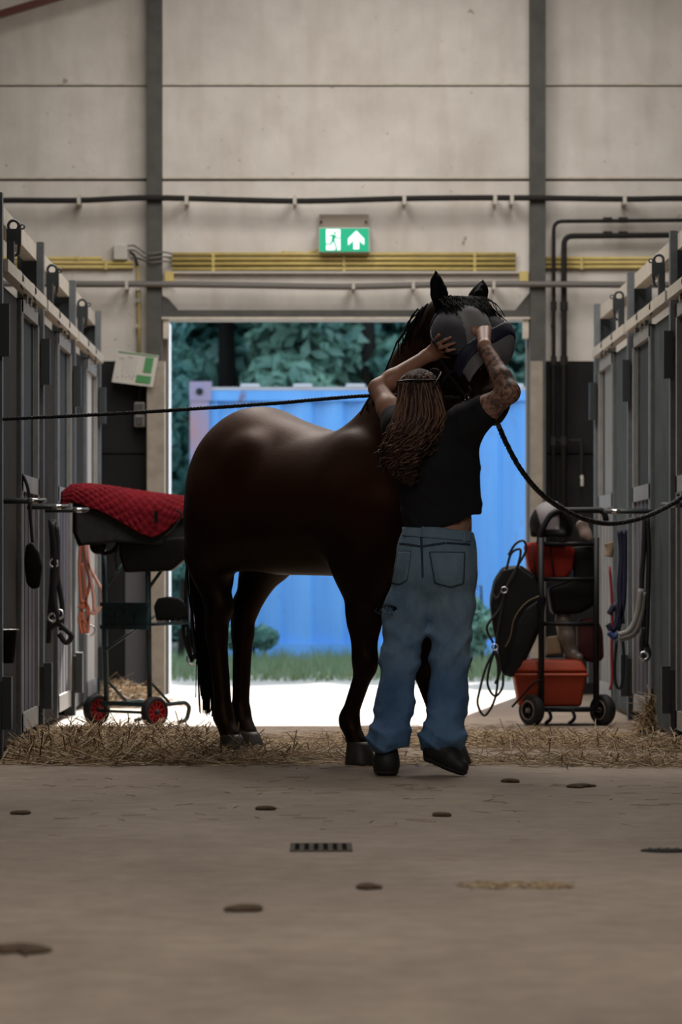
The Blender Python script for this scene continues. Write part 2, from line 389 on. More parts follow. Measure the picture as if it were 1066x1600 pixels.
for k, (px, py, r_, pb) in enumerate(((864, 346, .013, 770), (880, 369, .019, 780))):
    t = thing('drain_pipe', ('thin dark pipe bending down the wall, the outer one nearest the column', 'thicker dark pipe bending down the wall, the inner one')[k], 'pipe', (wx(px), WY-.17, 0), group='dark pipes right of the doorway')
    B().tube(fillet([(wx(1330), WY-.1, wz(py-2)), (wx(px), WY-.1, wz(py+2)), (wx(px), WY-.1, wz(pb+100))], .06), r_, 10).build('pipe', m_blackp, t, True)
    for q in (480, 565, 690): B().lathe([(r_+.007, -.03), (r_+.007, .03)], (wx(px), WY-.1, wz(q)), n=10).build('coupling', m_blackp, t)
    for p in (948, 972): B().lathe([(r_+.006, -.03), (r_+.006, .03)], (wx(p), WY-.1, wz(py)), (1, 0, 0), n=10).build('coupling', m_blackp, t)
    for q in (510, 640): B().box((wx(px)-.012, WY-.1, wz(q)-.012), (wx(px)+.012, WY-.006, wz(q)+.012)).build('wall_bracket', m_blackp, t)
t = thing('wall_tap', 'small brass tap on a dark wall panel beside the pipes', 'tap', (wx(908), WY, wz(740)))
B().tube([(wx(908), WY-.07, wz(685)), (wx(908), WY-.07, wz(745))], .012, 8).build('riser', m_blackp, t)
B().tube(fillet([(wx(908), WY-.0, wz(745)), (wx(908), WY-.12, wz(745)), (wx(908), WY-.12, wz(760))], .03), .011, 8).build('spout', m_clip, t)
B().tube([(wx(868), WY-.07, wz(689)), (wx(908), WY-.07, wz(689))], .010, 8).build('cross_pipe', m_blackp, t)
t = thing('junction_box', 'pale square junction box with cables on the white wall', 'junction box', (wx(189), WY, wz(395)))
B().box((wx(178), WY-.07, wz(407)), (wx(200), WY, wz(383)), .008).build('box', m_clip, t)
for (a, b_) in (((200, 385), (268, 397)), ((200, 392), (268, 404)), ((205, 404), (268, 411))):
    B().tube(spline([(wx(a[0]), WY-.05, wz(a[1])), (wx(a[0]+12), WY-.06, wz(a[1]+1)), (wx(a[0]+30), WY-.16, wz(b_[1]+2)), (wx(256), WY-.15, wz(b_[1])), (wx(268), WY-.04, wz(b_[1]))], 5), .0055, 6).build('cable', m_greyp, t, True)
B().tube(spline([(wx(203), WY-.03, wz(394)), (wx(211), WY-.04, wz(401)), (wx(215), WY-.04, wz(416))], 5), .008, 6).build('cable', m_blackp, t, True)
t = thing('drop_conduit', 'vertical yellow conduit running down to the wall switches', 'conduit', (wx(218), WY-.03, wz(500)))
B().tube([(wx(215.5), WY-.03, wz(414)), (wx(217.5), WY-.03, wz(470)), (wx(218.5), WY-.06, wz(570))], .011, 8).build('upper_pipe', m_yel, t, True)
B().tube([(wx(218.5), WY-.06, wz(570)), (wx(219), WY-.06, wz(630))], .010, 8).build('lower_pipe', m_blackp, t, True)
for q in (452, 470, 510): B().box((wx(217)-.016, WY-.05, wz(q)-.012), (wx(217)+.016, WY, wz(q)+.012)).build('clip', m_clip, t)
m_swf = M('grey switch housing', (.22, .21, .2), .4); m_swd = M('dark switch rocker', (.06, .06, .06), .4)
t = thing('wall_switch', 'two stacked grey light switches on the dark wall panel', 'switch', (wx(219), WY, wz(648)))
for q in (638, 658):
    f = B().box((wx(210.5), WY-.09, wz(q+10)), (wx(228), WY, wz(q-9)), .012).build('housing', m_swf, t)
    B().box((wx(213), WY-.1, wz(q+7)), (wx(224), WY-.08, wz(q-7)), .006).build('rocker', m_swd, f)
# notice
m_pap = M('white notice card', (.68, .65, .60), .5); m_gr = M('green print', (.10, .32, .13), .5); m_ink = M('grey print', (.35, .34, .32), .5)
t = thing('notice_sign', 'tilted white notice with green blocks beside the doorway', 'sign', (wx(214), WY-.05, wz(578)))
c0, e1, e2 = P(178, 602, WY-.03), P(242.5, 607, WY-.15)-P(178, 602, WY-.03), P(185, 550, WY-.03)-P(178, 602, WY-.03)
e1 = np.array([wx(241)-wx(176), -.1, wz(607)-wz(598)]); e2 = np.array([wx(185)-wx(176), 0, wz(549)-wz(598)])
c0 = np.array([wx(176), WY-.10, wz(598)])
def card(name, a, b_, c, d_, mat, off, par):
    n = np.array([0, -1., 0]); q = [c0+e1*u+e2*v+n*off for u, v in ((a, c), (b_, c), (b_, d_), (a, d_))]
    return B().prism(q, n*-.006 if off == 0 else n*-.003).build(name, mat, par)
bd = card('board', 0, 1, 0, 1, m_pap, 0, t)
card('green_block', .70, .90, .42, .90, m_gr, .004, bd); card('green_block', .56, .92, .08, .32, m_gr, .004, bd); card('green_line', .03, .98, .95, .98, m_gr, .004, bd)
for i in range(6): card('text_line', .20+.06*i, .205+.06*i, .3, .85, m_ink, .004, bd)
for i, (u, v) in enumerate(((.08, .74), (.14, .74), (.3, .82), (.36, .8), (.1, .14), (.22, .2), (.3, .17), (.38, .22), (.44, .16), (.48, .24))): card('text_mark', u, u+.03, v, v+.05, m_ink, .004, bd)

# exit sign
m_eg = M('lit green sign face', (.0, .2, .1), .4, emit=(.004, .33, .17), estr=1.0); m_ew = M('lit white pictogram', (.8, .8, .8), .4, emit=(.85, 1., .97), estr=1.15)
m_ep = M('grey beige sign mount', (.30, .25, .20), .6); m_eh = M('sign casing', (.5, .52, .5), .4)
t = thing('exit_sign', 'lit green emergency exit sign with running figure and arrow', 'exit sign', (wx(538), WY, wz(377)))
B().box((wx(499), WY-.05, wz(360)), (wx(576), WY, wz(336))).build('mount_plate', m_ep, t)
for p in (502, 572): B().lathe([(.008, 0), (.008, .02)], (wx(p), WY-.05, wz(348)), (0, -1, 0), 8).build('screw', m_blackp, t)
B().box((wx(498), WY-.12, wz(397)), (wx(578), WY, wz(358)), .006).build('casing', m_eh, t)
YF = WY-.122
def ex(x, y): return (wx(480+x/8.883), wz(330+y/8.883))
def flat(name, pts, mat, par, off):
    return B().prism([(ex(*p)[0], YF-off, ex(*p)[1]) for p in pts], (0, .004, 0)).build(name, mat, par)
face = flat('face', [(172, 262), (852, 262), (852, 580), (172, 580)], m_eg, t, .003)
flat('door_pictogram', [(265, 275), (458, 275), (458, 560), (265, 560)], m_ew, face, .007)
flat('arrow', [(680, 295), (788, 405), (788, 490), (718, 425), (718, 548), (642, 548), (642, 425), (568, 495), (568, 405)], m_ew, face, .007)
man = B()
def q2(pts): man.prism([(ex(*p)[0], YF-.011, ex(*p)[1]) for p in pts], (0, .004, 0))
q2([(385+19*math.cos(a), 322+19*math.sin(a)) for a in np.linspace(0, 6.28, 12, endpoint=False)])
q2([(345, 345), (398, 350), (382, 440), (335, 440)]); q2([(345, 345), (350, 365), (312, 372), (300, 392), (288, 385), (303, 355)])
q2([(395, 352), (412, 385), (452, 388), (452, 404), (404, 402), (380, 370)]); q2([(335, 430), (362, 440), (335, 490), (258, 490), (258, 472), (318, 470)])
q2([(355, 435), (384, 435), (416, 530), (418, 560), (385, 560), (394, 530)])
man.build('running_figure', m_eg, face)
B().tube(spline([(wx(440), WY-.03, wz(395)), (wx(480), WY-.03, wz(396)), (wx(497), WY-.05, wz(391))], 5), .009, 6).build('supply_conduit', m_yel, t, True)

# ================================================================ OUTSIDE
m_sand = M('pale sandy yard', (.42, .37, .31), .9, c2=(.33, .29, .24), scale=1.5, bump=.2, bscale=12)
tag(B().box((-30, 25.9, -.15), (30, 90, -.005)).build('floor_yard', m_sand), 'pale sandy yard outside the doorway', kind='structure')
# container
m_cb = M('blue container paint', (.15, .40, .80), .45, c2=(.10, .32, .72), scale=.9, stretch=(4, 1, .35), detail=4)
nt, N, L, b = nodes_of(m_cb)                              # rust blotches
tc = N.new('ShaderNodeTexCoord'); n = N.new('ShaderNodeTexNoise'); n.inputs['Scale'].default_value = 2.6; n.inputs['Detail'].default_value = 8; n.inputs['Roughness'].default_value = .7
mp = N.new('ShaderNodeMapping'); mp.inputs['Scale'].default_value = (1.6, 1, .6); L.new(tc.outputs['Object'], mp.inputs[0]); L.new(mp.outputs[0], n.inputs['Vector'])
r = N.new('ShaderNodeValToRGB'); r.color_ramp.elements[0].position = .58; r.color_ramp.elements[0].color = (0, 0, 0, 1); r.color_ramp.elements[1].position = .70
L.new(n.outputs[0], r.inputs[0]); mx = N.new('ShaderNodeMixRGB'); old = b.inputs['Base Color'].links[0].from_socket
L.new(r.outputs[0], mx.inputs[0]); L.new(old, mx.inputs[1]); mx.inputs[2].default_value = (.16, .10, .13, 1); L.new(mx.outputs[0], b.inputs['Base Color'])
m_cr = M('faded red corner post', (.36, .22, .25), .6, c2=(.24, .25, .42), scale=3, stretch=(2, 2, .8), detail=8)
m_cg = M('galvanised roof edge', (.5, .5, .55), .35, metal=.4)
CYD = 34.2; cx = lambda p: (p-CX)*CYD/FP; cz = lambda q: max(0.0, CH-(q-CY)*CYD/FP)
t = thing('shipping_container', 'blue corrugated shipping container with a faded red corner post', 'container', (cx(297)+3.03, CYD+1.2, 0))
x0 = cx(297); x1 = x0+6.06; zt = cz(605)
wv = []                                                   # corrugated side
x = x0+.17; prof = ((0, 0), (.07, 0), (.11, .045), (.18, .045), (.22, 0))
while x < x1-.4:
    wv += [(x+a, CYD+.03+b_) for a, b_ in prof[:-1]]; x += .278
wv.append((x1-.17, CYD+.03)); z0, z1 = .17, zt-.1
B().add([(a, b_, z0) for a, b_ in wv]+[(a, b_, z1) for a, b_ in wv], [(i, i+1, len(wv)+i+1, len(wv)+i) for i in range(len(wv)-1)]).build('side_panel', m_cb, t)
B().box((x0+.02, CYD+.12, .1), (x1-.02, CYD+2.4, zt-.05)).build('shell', m_cb, t)
B().box((x0, CYD, zt-.12), (x1, CYD+.1, zt-.02)).build('top_rail', m_cb, t)
B().box((x0, CYD, .02), (x1, CYD+.1, .18)).build('bottom_rail', m_cb, t)
for xx in (x0, x1-.17):
    cp = B().box((xx, CYD-.01, .0), (xx+.17, CYD+.17, zt+.02)).build('corner_post', m_cr, t)
    B().box((xx-.005, CYD-.02, zt-.12), (xx+.19, CYD+.17, zt+.05)).build('corner_casting', m_cr, cp)
    B().lathe([(.032, 0), (.032, .012)], (xx+.085, CYD-.02, zt-.04), (0, -1, 0), 12).build('casting_hole', m_blackp, cp)
e = B().box((x0+.17, CYD-.005, zt-.025), (x1-.17, CYD+2.4, zt+.0)).build('roof_edge', m_cg, t)
for i in range(12): B().box((x0+.45+.47*i, CYD-.01, zt-.01), (x0+.62+.47*i, CYD+2.3, zt+.03), .01).build('roof_rib', m_cg, e)

# foliage
def leaves(n, centers, radii, size, seed):
    g = np.random.default_rng(seed); ci = g.integers(0, len(centers), n); c = np.array(centers)[ci]; rr = np.array(radii)[ci]
    u = g.normal(size=(n, 3)); u /= np.linalg.norm(u, axis=1)[:, None]
    p = c+u*rr*(.55+.5*g.random((n, 1))**.6)
    nrm = u+g.normal(size=(n, 3))*.6; nrm /= np.linalg.norm(nrm, axis=1)[:, None]
    a = np.cross(nrm, g.normal(size=(n, 3))); a /= np.linalg.norm(a, axis=1)[:, None]; b_ = np.cross(nrm, a)
    s = (size*(.6+.8*g.random((n, 1))))
    V = np.stack([p-a*s, p+b_*s*.45+nrm*s*.15, p+a*s, p-b_*s*.45+nrm*s*.15], 1).reshape(-1, 3)
    V[:, 2] = np.maximum(V[:, 2], .0)
    return V, np.arange(4*n).reshape(-1, 4)
m_leafs = [M('leaf green %d' % i, c, .5, c2=c2, scale=1.3, detail=3) for i, (c, c2) in enumerate((((.20, .40, .32), (.075, .20, .17)), ((.26, .44, .32), (.10, .23, .19)), ((.14, .32, .28), (.06, .17, .155))))]
for m in m_leafs:
    nt, N, L, b = nodes_of(m); tr_ = N.new('ShaderNodeBsdfTranslucent'); ms = N.new('ShaderNodeMixShader'); ms.inputs[0].default_value = .3
    L.new(b.inputs['Base Color'].links[0].from_socket, tr_.inputs[0]); L.new(b.outputs[0], ms.inputs[1]); L.new(tr_.outputs[0], ms.inputs[2]); L.new(ms.outputs[0], N['Material Output'].inputs[0])
m_bark = M('bark', (.02, .018, .015), .9, spec=.1)
def tree(x, y, h, wid, label, seed, n=9000, name='tree', cat='tree', group=None, low=.15, leaf=.105):
    g = np.random.default_rng(seed); t = thing(name, label, cat, (x, y, 0), group=group)
    cs, rs = [], []
    for i in range(int(26*h/6)):
        z = h*(low+.85*g.random()); f = math.sin(math.pi*min(1, max(.12, (z/h)*.78+.15)))
        a = g.random()*6.28; q = wid*f*(.3+.7*g.random()); cs.append((x+q*math.cos(a), y+q*math.sin(a)*.7, min(z, h-.5))); rs.append(np.array([.8, .8, .62])*(.5+.5*g.random())*wid*.5)
    V, F = leaves(n, cs, np.array(rs), leaf, seed)
    link('foliage', mesh('foliage', V, F), m_leafs[seed % 3], t, kind='stuff')
    B().tube([(x, y, 0), (x+.05*h/6, y, h*.3), (x, y+.05*h/6, h*.7)], [.026*h, .02*h, .008*h], 7).build('trunk', m_bark, t, True)
TL = ('tall dark green tree left of the container, seen at the doorway edge', 'broad green tree above the red corner post of the container', 'rounded green tree above the middle of the container', 'dense green tree just left of the horse head', 'green tree behind the horse head', 'green tree behind the person\'s raised elbow by the right column', 'dark tree far right beyond the container', 'dark tree far left beyond the yard')
for i, (x, y, h, wd) in enumerate(((-2.4, 38.5, 6.2, 1.5), (-1.0, 41, 6.5, 1.6), (.5, 40, 6.2, 1.5), (1.7, 41.5, 6.6, 1.6), (2.9, 40.2, 6.3, 1.5), (4.2, 41, 6.4, 1.6), (6.2, 42, 6.5, 1.8), (-4.6, 41, 6.6, 1.8))):
    tree(x, y, h, wd, TL[i], 20+i, 26000, group='trees behind the container', low=.08)
m_hedge = M('hedge core green', (.03, .08, .06), .8, c2=(.02, .05, .045), scale=2)
V, F = leaves(46000, [(-9+.42*i, 45.5+.5*math.sin(i*2), .9+1.25*(i % 5)) for i in range(44)], np.array([(1.6, .7, 1.2)]*44), .24, 77)
tag(link('hedge', mesh('hedge', V, F), m_leafs[2]), 'deep dark hedge filling the gaps behind the trees', 'hedge', kind='stuff')
for i, (px, py, d, h, wd, lb) in enumerate(((395, 1035, 33.2, .75, .28, 'low green bush against the container seen between the horse\'s legs'), (752, 1035, 33.0, 1.0, .42, 'green bush against the container seen right of the person\'s knees'), (283, 1040, 33.6, 1.5, .4, 'dark shrub at the left doorway edge below the container corner'))):
    p = P(px, py, d); tree(p[0], d, h, wd, lb, 60+i, 1800, 'bush', 'bush', low=.05, leaf=.05)
g = np.random.default_rng(5); n = 26000
p = np.stack([g.uniform(-4, 5, n), 28.6+5.6*g.random(n)**.8, np.zeros(n)], 1); hh = (.03+.09*g.random(n))*(1+((p[:, 1]-28.6)/5.6)*.6)
a = g.uniform(0, 6.28, n); wv = np.stack([np.cos(a), np.sin(a), 0*a], 1)*.006; ln = np.stack([g.normal(0, .03, n), g.normal(0, .03, n), hh], 1)
tag(link('grass', mesh('grass', np.stack([p-wv, p+wv, p+ln], 1).reshape(-1, 3), np.arange(3*n).reshape(-1, 3)), M('grass blade', (.10, .20, .09), .6, c2=(.16, .19, .09), scale=2)), 'strip of short green grass in front of the container', 'grass', kind='stuff')
# ================================================================ STALL FRONTS
m_galv = M('galvanised steel', (.075, .09, .097), .6, c2=(.055, .067, .074), scale=16, spec=.25)
m_galv2 = M('galvanised steel edge', (.15, .165, .175), .55, c2=(.115, .13, .14), scale=16, spec=.3)
m_alu = M('aluminium door frame', (.30, .285, .265), .5, c2=(.23, .22, .21), scale=10, spec=.3)
m_pane = M('dull grey window panel', (.045, .053, .057), .75, c2=(.035, .042, .046), scale=3, spec=.15)
m_fix = M('dark brown fixed panel', (.03, .026, .022), .8, c2=(.02, .018, .016), scale=5, spec=.12)
m_fixg = M('grey green fixed panel', (.075, .088, .088), .8, c2=(.055, .065, .065), scale=5, spec=.15)
m_blk = M('black fittings', (.028, .033, .036), .5); m_chrome = M('worn chrome', (.55, .55, .56), .25, metal=1.)
m_plk = [M('mauve grey plank %d' % i, c, .65, c2=tuple(x*.75 for x in c), scale=8, stretch=(6, 6, .5), spec=.25) for i, c in enumerate(((.115, .105, .13), (.10, .092, .112), (.13, .12, .14)))]
def stall(xw, s, y0, label, near=False, far_post=False, rack=None, fix=None, group=None, pale=None):
    t = thing('stall_front', label, 'stall', (xw, y0, 0), group=group)
    def bx(x0, y0_, z0, x1, y1, z1, b=None): return (b or B()).box((xw+s*x0, y0+y0_, z0), (xw+s*x1, y0+y1, z1))
    for yy in ([0, 2.55] if far_post else [0]):
        p = bx(-.035, yy, 0, 0, yy+.08, 2.48).build('post', m_galv2, t)
        bx(-.135, yy+.03, 0, -.035, yy+.08, 2.44).build('post_web', m_galv, p)
        q = bx(-.07, yy-.03, 1.86, .03, yy+.03, 1.96); bx(-.01, yy-.042, 1.76, .035, yy+.02, 1.99, q); q.build('latch_bracket', m_blk, p)
        q = bx(-.08, yy-.04, .20, .03, yy+.03, .34); bx(.005, yy-.052, .13, .045, yy+.02, .36, q); bx(-.06, yy-.047, .0, .002, yy+.02, .21, q); q.build('floor_bracket', m_blk, p)
    bx(-.10, .08, 2.385, -.035, 2.55, 2.465).build('top_beam', m_cream, t)
    h = B(); zc = 2.355; yc = .62
    bx(-.03, yc, zc-.05, .035, yc+.03, zc+.02, h)
    h.tube([(xw+s*(.0+.024*math.cos(a)), y0+yc+.015, zc+.035+.024*math.sin(a)) for a in np.linspace(0, 6.3, 14)], .007, 6, False)
    h.tube([(xw+s*(.04+.01*math.cos(a)), y0+yc+.015, zc+.03+.01*math.sin(a)) for a in np.linspace(0, 6.3, 9)], .004, 5, False)
    h.tube(fillet([(xw+s*(-.022), y0+yc+.015, zc-.05), (xw+s*(-.02), y0+yc+.015, zc-.1), (xw+s*.022, y0+yc+.015, zc-.1), (xw+s*.026, y0+yc+.015, zc-.05)], .02, 3), .007, 6)
    h.build('track_hanger', m_blk, t)
    bx(-.02, .5, 2.17, .012, .56, 2.31).build('hanger_arm', m_blk, t)
    tr = bx(-.03, .08, 2.14, .02, 2.5, 2.195).build('sliding_track', m_cream, t)
    for yy in (.9, 1.7): 
        c = B().tube([(xw+s*(.028*math.cos(a)-.005), y0+yy, 2.168+.04*math.sin(a)) for a in np.linspace(-.3, 2.2, 8)]+[(xw+s*.026, y0+yy, 2.12)], .005, 6); c.build('track_clip', m_blk, tr)
    for yy in (1.5, 1.75, 2.1): B().lathe([(.022, -.01), (.022, .01)], (xw-s*.01, y0+yy, 2.118), (1, 0, 0), 10).build('roller', m_chrome, tr)
    d = B(); a, b_ = 1.30, 2.38
    for yy in (a, b_-.055): bx(-.055, yy, .06, -.01, yy+.055, 2.11, d)
    for z0, z1 in ((2.045, 2.11), (1.2, 1.28), (.06, .15)): bx(-.055, a, z0, -.01, b_, z1, d)
    d = d.build('door', m_alu, t)
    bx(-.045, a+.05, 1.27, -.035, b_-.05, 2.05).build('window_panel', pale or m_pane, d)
    bx(-.05, b_-.20, 1.27, -.025, b_-.17, 2.05).build('window_bar', m_galv, d)
    n = 8; wd = (b_-a-.11)/n
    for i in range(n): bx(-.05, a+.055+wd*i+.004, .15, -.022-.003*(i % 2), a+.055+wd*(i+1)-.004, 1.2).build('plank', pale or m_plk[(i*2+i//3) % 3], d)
    bx(-.07, .08, .03, -.03, 1.29, 2.1).build('fixed_panel', fix or m_fix, t)
    bx(-.03, 1.24, .03, -.012, 1.275, 2.1).build('panel_edge', m_galv2, t)
    for yy, ln in (rack or []):
        q = B().tube(fillet([(xw-s*.02, y0+yy, 1.13), (xw+s*ln, y0+yy, 1.13), (xw+s*ln, y0+yy+.28, 1.14), (xw-s*.02, y0+yy+.28, 1.14)], .05), .011, 8); q.build('blanket_rack', m_blk, t, True)
        B().tube([(xw+s*(ln-.06), y0+yy-.004, 1.131), (xw+s*(ln-.015), y0+yy-.004, 1.131)], .0125, 8).build('rack_tip', m_chrome, t, True)
XWL, XWR = -1.38, 1.72
LG = 'sliding stall fronts along the left side'; RG = 'sliding stall fronts along the right side'
stall(XWL, 1, 16.80, 'dark stall front with sliding door at the left picture edge, nearest on that side', rack=((.16, .16), (1.72, .16)), group=LG)
stall(XWL, 1, 19.34, 'stall front behind the one at the left picture edge, second on that side', rack=((.15, .2),), group=LG)
stall(XWL, 1, 21.88, 'sunlit stall front next to the gable wall, farthest on the left side', far_post=True, group=LG, pale=M('cream door board with painted sunlight', (.62, .58, .52), .5, c2=(.52, .48, .43), scale=8, stretch=(6, 6, .5)))  # sunlight on this door is put into its pale boards and window panel
stall(XWR, -1, 16.15, 'stall front at the right picture edge, nearest on that side', rack=((1.85, .08),), fix=m_fixg, group=RG)
stall(XWR, -1, 18.70, 'stall front behind the right trolley, second on that side', rack=((1.2, .21),), fix=m_fixg, group=RG)
stall(XWR, -1, 21.25, 'stall front next to the gable wall, farthest on the right side', far_post=True, fix=m_fixg, group=RG, pale=M('beige door board with painted light', (.24, .22, .19), .6, c2=(.18, .165, .145), scale=8, stretch=(6, 6, .5)))  # boards and window panel lightened in colour for the light near the gable wall
# the rows go on towards the camera, outside the picture
for nm, xw, s, y1 in (('wall_left_near', XWL, 1, 16.78), ('wall_right_near', XWR, -1, 16.1)):
    b_ = B().box((xw-s*.08, -4, 0), (xw-s*.03, y1, 2.1)); b_.box((xw-s*.1, -4, 2.385), (xw-s*.035, y1, 2.465))
    y = y1-2.5
    while y > -4: b_.box((xw-s*.1, y, 0), (xw, y+.08, 2.48)); y -= 2.54
    tag(b_.build(nm, m_galv), 'stall row continuing towards the camera', kind='structure')
# partitions between stalls
for nm, x0, x1, ys in (('wall_stall_left', -6, XWL-.12, (16.84, 19.38, 21.92, 24.46)), ('wall_stall_right', XWR+.12, 6, (16.2, 18.75, 21.3, 23.83))):
    b_ = B()
    for y in ys: b_.box((x0, y, 0), (x1, y+.04, 2.0))
    tag(b_.build(nm, m_board), 'boarded partitions between the stalls', kind='structure')

# ================================================================ TROLLEYS
m_teal = M('worn teal frame paint', (.035, .075, .085), .5, c2=(.05, .04, .035), scale=18, ramp=(.36, .46))
m_tyre = M('black tyre', (.015, .015, .016), .7); m_redr = M('red plastic rim', (.45, .02, .025), .4); m_lea = M('dark leather', (.008, .007, .006), .6, c2=(.005, .0045, .004), scale=20, spec=.18)
m_lea2 = M('greyish suede flap', (.026, .026, .023), .8, c2=(.018, .018, .016), scale=20, spec=.15)
def wheel(par, c, axis, r, w_, rimmat, spokes=8, hub=None, rimr=.66):
    ax = np.array(axis, float); ax /= np.linalg.norm(ax)
    wl = B().lathe([(r*rimr, -w_/2), (r*.9, -w_/2), (r, -w_*.3), (r, w_*.3), (r*.9, w_/2), (r*rimr, w_/2)], c, ax, 28, close=True).build('wheel', m_tyre, par, True)
    up = np.array([0, 0, 1.]); sd_ = np.cross(ax, up)
    rim = B().lathe([(r*rimr, -w_*.4), (r*rimr, w_*.4), (r*(rimr-.1), w_*.4), (r*(rimr-.1), -w_*.4)], c, ax, 24, close=True)
    rim.lathe([(r*rimr, -w_*.1), (r*rimr, w_*.08)], c, ax, 24)
    for k in range(spokes):
        a = 2*math.pi*k/spokes; dr = up*math.cos(a)+sd_*math.sin(a); rim.obox(np.array(c)+dr*r*rimr*.52+ax*w_*.15, dr, np.cross(ax, dr), ax, (r*rimr*.95, r*.13, w_*.3))
    rim.build('rim', rimmat, wl)
    B().lathe([(r*.16, -w_*.55), (r*.16, w_*.6), (r*.1, w_*.68)], c, ax, 12).build('hub', hub or m_blk, wl, True)
# ---- left trolley
T0 = np.array([-1.017, 20.33, 0]); E1 = np.array([.69, -.724, 0]); E2 = np.array([.724, .69, 0]); Z = np.array([0, 0, 1.])
def tl(a, b_, z): return T0+E1*a+E2*b_+Z*z
t = thing('saddle_trolley', 'teal metal saddle trolley with two red wheels by the left stalls', 'trolley', tuple(T0))
for s in (-1, 1): wheel(t, tl(s*.235, 0, .082), E1, .082, .05, m_redr, 10, rimr=.74)
B().tube([tl(-.25, 0, .077), tl(.25, 0, .077)], .008, 8).build('axle', m_teal, t, True)
for s in (-1, 1):
    B().tube([tl(s*.175, .02, .06), tl(s*.18, .0, 1.02)], .014, 8).build('upright', m_teal, t, True)
    B().tube(fillet([tl(s*.175, .0, .11), tl(s*.175, .27, .125), tl(s*.175, .30, .10), tl(s*.175, .28, .03), tl(s*.175, .22, .02)], .04), .011, 8).build('foot_rail', m_teal, t, True)
    B().tube([tl(s*.175, .01, .25), tl(s*.175, .17, .115)], .008, 6).build('brace', m_teal, t, True)
    B().tube([tl(s*.175, .0, .72), tl(s*.175, .25, .98)], .010, 6).build('rack_brace', m_teal, t, True)
B().obox(tl(0, 0, .585), E1, E2, Z, (.35, .012, .11)).build('cross_panel', m_teal, t)
for z in (.645, .525, .12, 1.0): B().obox(tl(0, 0, z), E1, E2, Z, (.38, .03, .022)).build('crossbar', m_teal, t)
for a in (-.08, .0, .08): B().obox(tl(a, -.008, .585+.02*(a == 0)), E1, E2, Z, (.012, .004, .03)).build('slot', m_blk, t)
for s in (-1, 1): B().tube([tl(s*.08, -.2, 1.02), tl(s*.08, .34, 1.02)], .013, 8).build('saddle_arm', m_teal, t, True)
B().tube([tl(-.1, -.06, .40), tl(-.1, .3, .585)], .009, 6).build('tray_brace', m_teal, t, True)
tr = B().obox(P(268, 974, 20.25), (1, .4, .04), (-.4, 1, 0), (0, 0, 1), (.26, .22, .012)).build('side_tray', m_teal, t)

def drape(u0, u1, ztop, rad, hang, along, c, nu=60, nv=60, quilt=0., splay=.25, thick=.008, cells=(13, 16), edge=None):
    al = np.array(along, float); al /= np.linalg.norm(al); sd_ = np.array([al[1], -al[0], 0])   # sd_: towards the camera side
    def fn(u, v):
        x = u0+(u1-u0)*u; L = hang(x, 1 if v > .5 else -1); R_ = rad(x); tot = R_*1.25+L
        q = (v-.5)*2; l = abs(q)*tot; sg = 1 if q >= 0 else -1
        if l < R_*1.25: a = l/R_; y, z = R_*math.sin(a), -R_*(1-math.cos(a)); nrm = np.array([math.sin(a), math.cos(a)])
        else:
            e_ = l-R_*1.25; y = R_*math.sin(1.25)+e_*splay; z = -R_*(1-math.cos(1.25))-e_*math.sqrt(1-splay**2); nrm = np.array([.95, .3])
        o = 0
        if quilt:
            A = cells[0]*u*math.pi; D = cells[1]*v*math.pi; o = quilt*(min(abs(math.sin(A+D)), abs(math.sin(A-D)))**.5)
        return np.array(c)+al*x+sd_*(sg*(y+o*nrm[0]))+np.array([0, 0, ztop(x)+z+o*nrm[1]])
    return B().grid(fn, nu, nv, thick)
LD = 20.25; k_ = FP/LD
sc = P(193, 770, LD); sc[2] = 0
zt_ = lambda x: np.interp(x*k_+193, [97, 112, 135, 165, 200, 240, 288, 300], [1.225, 1.265, 1.272, 1.262, 1.245, 1.225, 1.205, 1.20])
t = thing('saddle', 'dark saddle with grey flaps under the red quilted pad', 'saddle', (sc[0], sc[1], 1.02))
al = (1, .12, 0)
drape(-.26, .33, lambda x: zt_(x)-.03, lambda x: .13, lambda x, s: np.interp(x*k_+193, [116, 125, 150, 180, 240, 270, 290], [.12, .20, .19, .165, .15, .13, .08]), al, sc, 40, 40, splay=.18).build('flap', m_lea2, t, True)
drape(-.22, .30, lambda x: zt_(x)-.055, lambda x: .10, lambda x, s: .1, al, sc, 24, 24, splay=.2, thick=.02).build('panel', m_lea, t, True)
B().tube(spline([sc+np.array([(p-193)/k_, -.16, CH-(q-CY)/k_]) for p, q in ((279, 798), (285, 806), (272, 828), (258, 840))], 5), .006, 6).build('girth_strap', m_lea2, t, True)
m_red = M('red quilted cotton', (.17, .008, .015), .9, c2=(.12, .006, .010), scale=14, spec=.08, bump=.15, bscale=120)
t = thing('saddle_pad', 'dark red quilted saddle pad thrown over the saddle on the left trolley', 'saddle pad', (sc[0], sc[1], 1.05))
drape(-.325, .33, zt_, lambda x: np.interp(x, [-.33, -.2, .33], [.09, .145, .15]), lambda x, s: np.interp(x*k_+193, [97, 112, 150, 180, 215, 235, 255, 275, 290], [.0, .005, .03, .07, .125, .135, .09, .02, .0]), al, sc, 90, 80, quilt=.009, splay=.2, cells=(13, 11)).build('quilted_cloth', m_red, t, True)
B().obox(P(244, 808, LD-.17), (1, 0, 0), (0, 1, 0), (0, 0, 1), (.02, .006, .065)).build('loop_strap', m_lea, t)
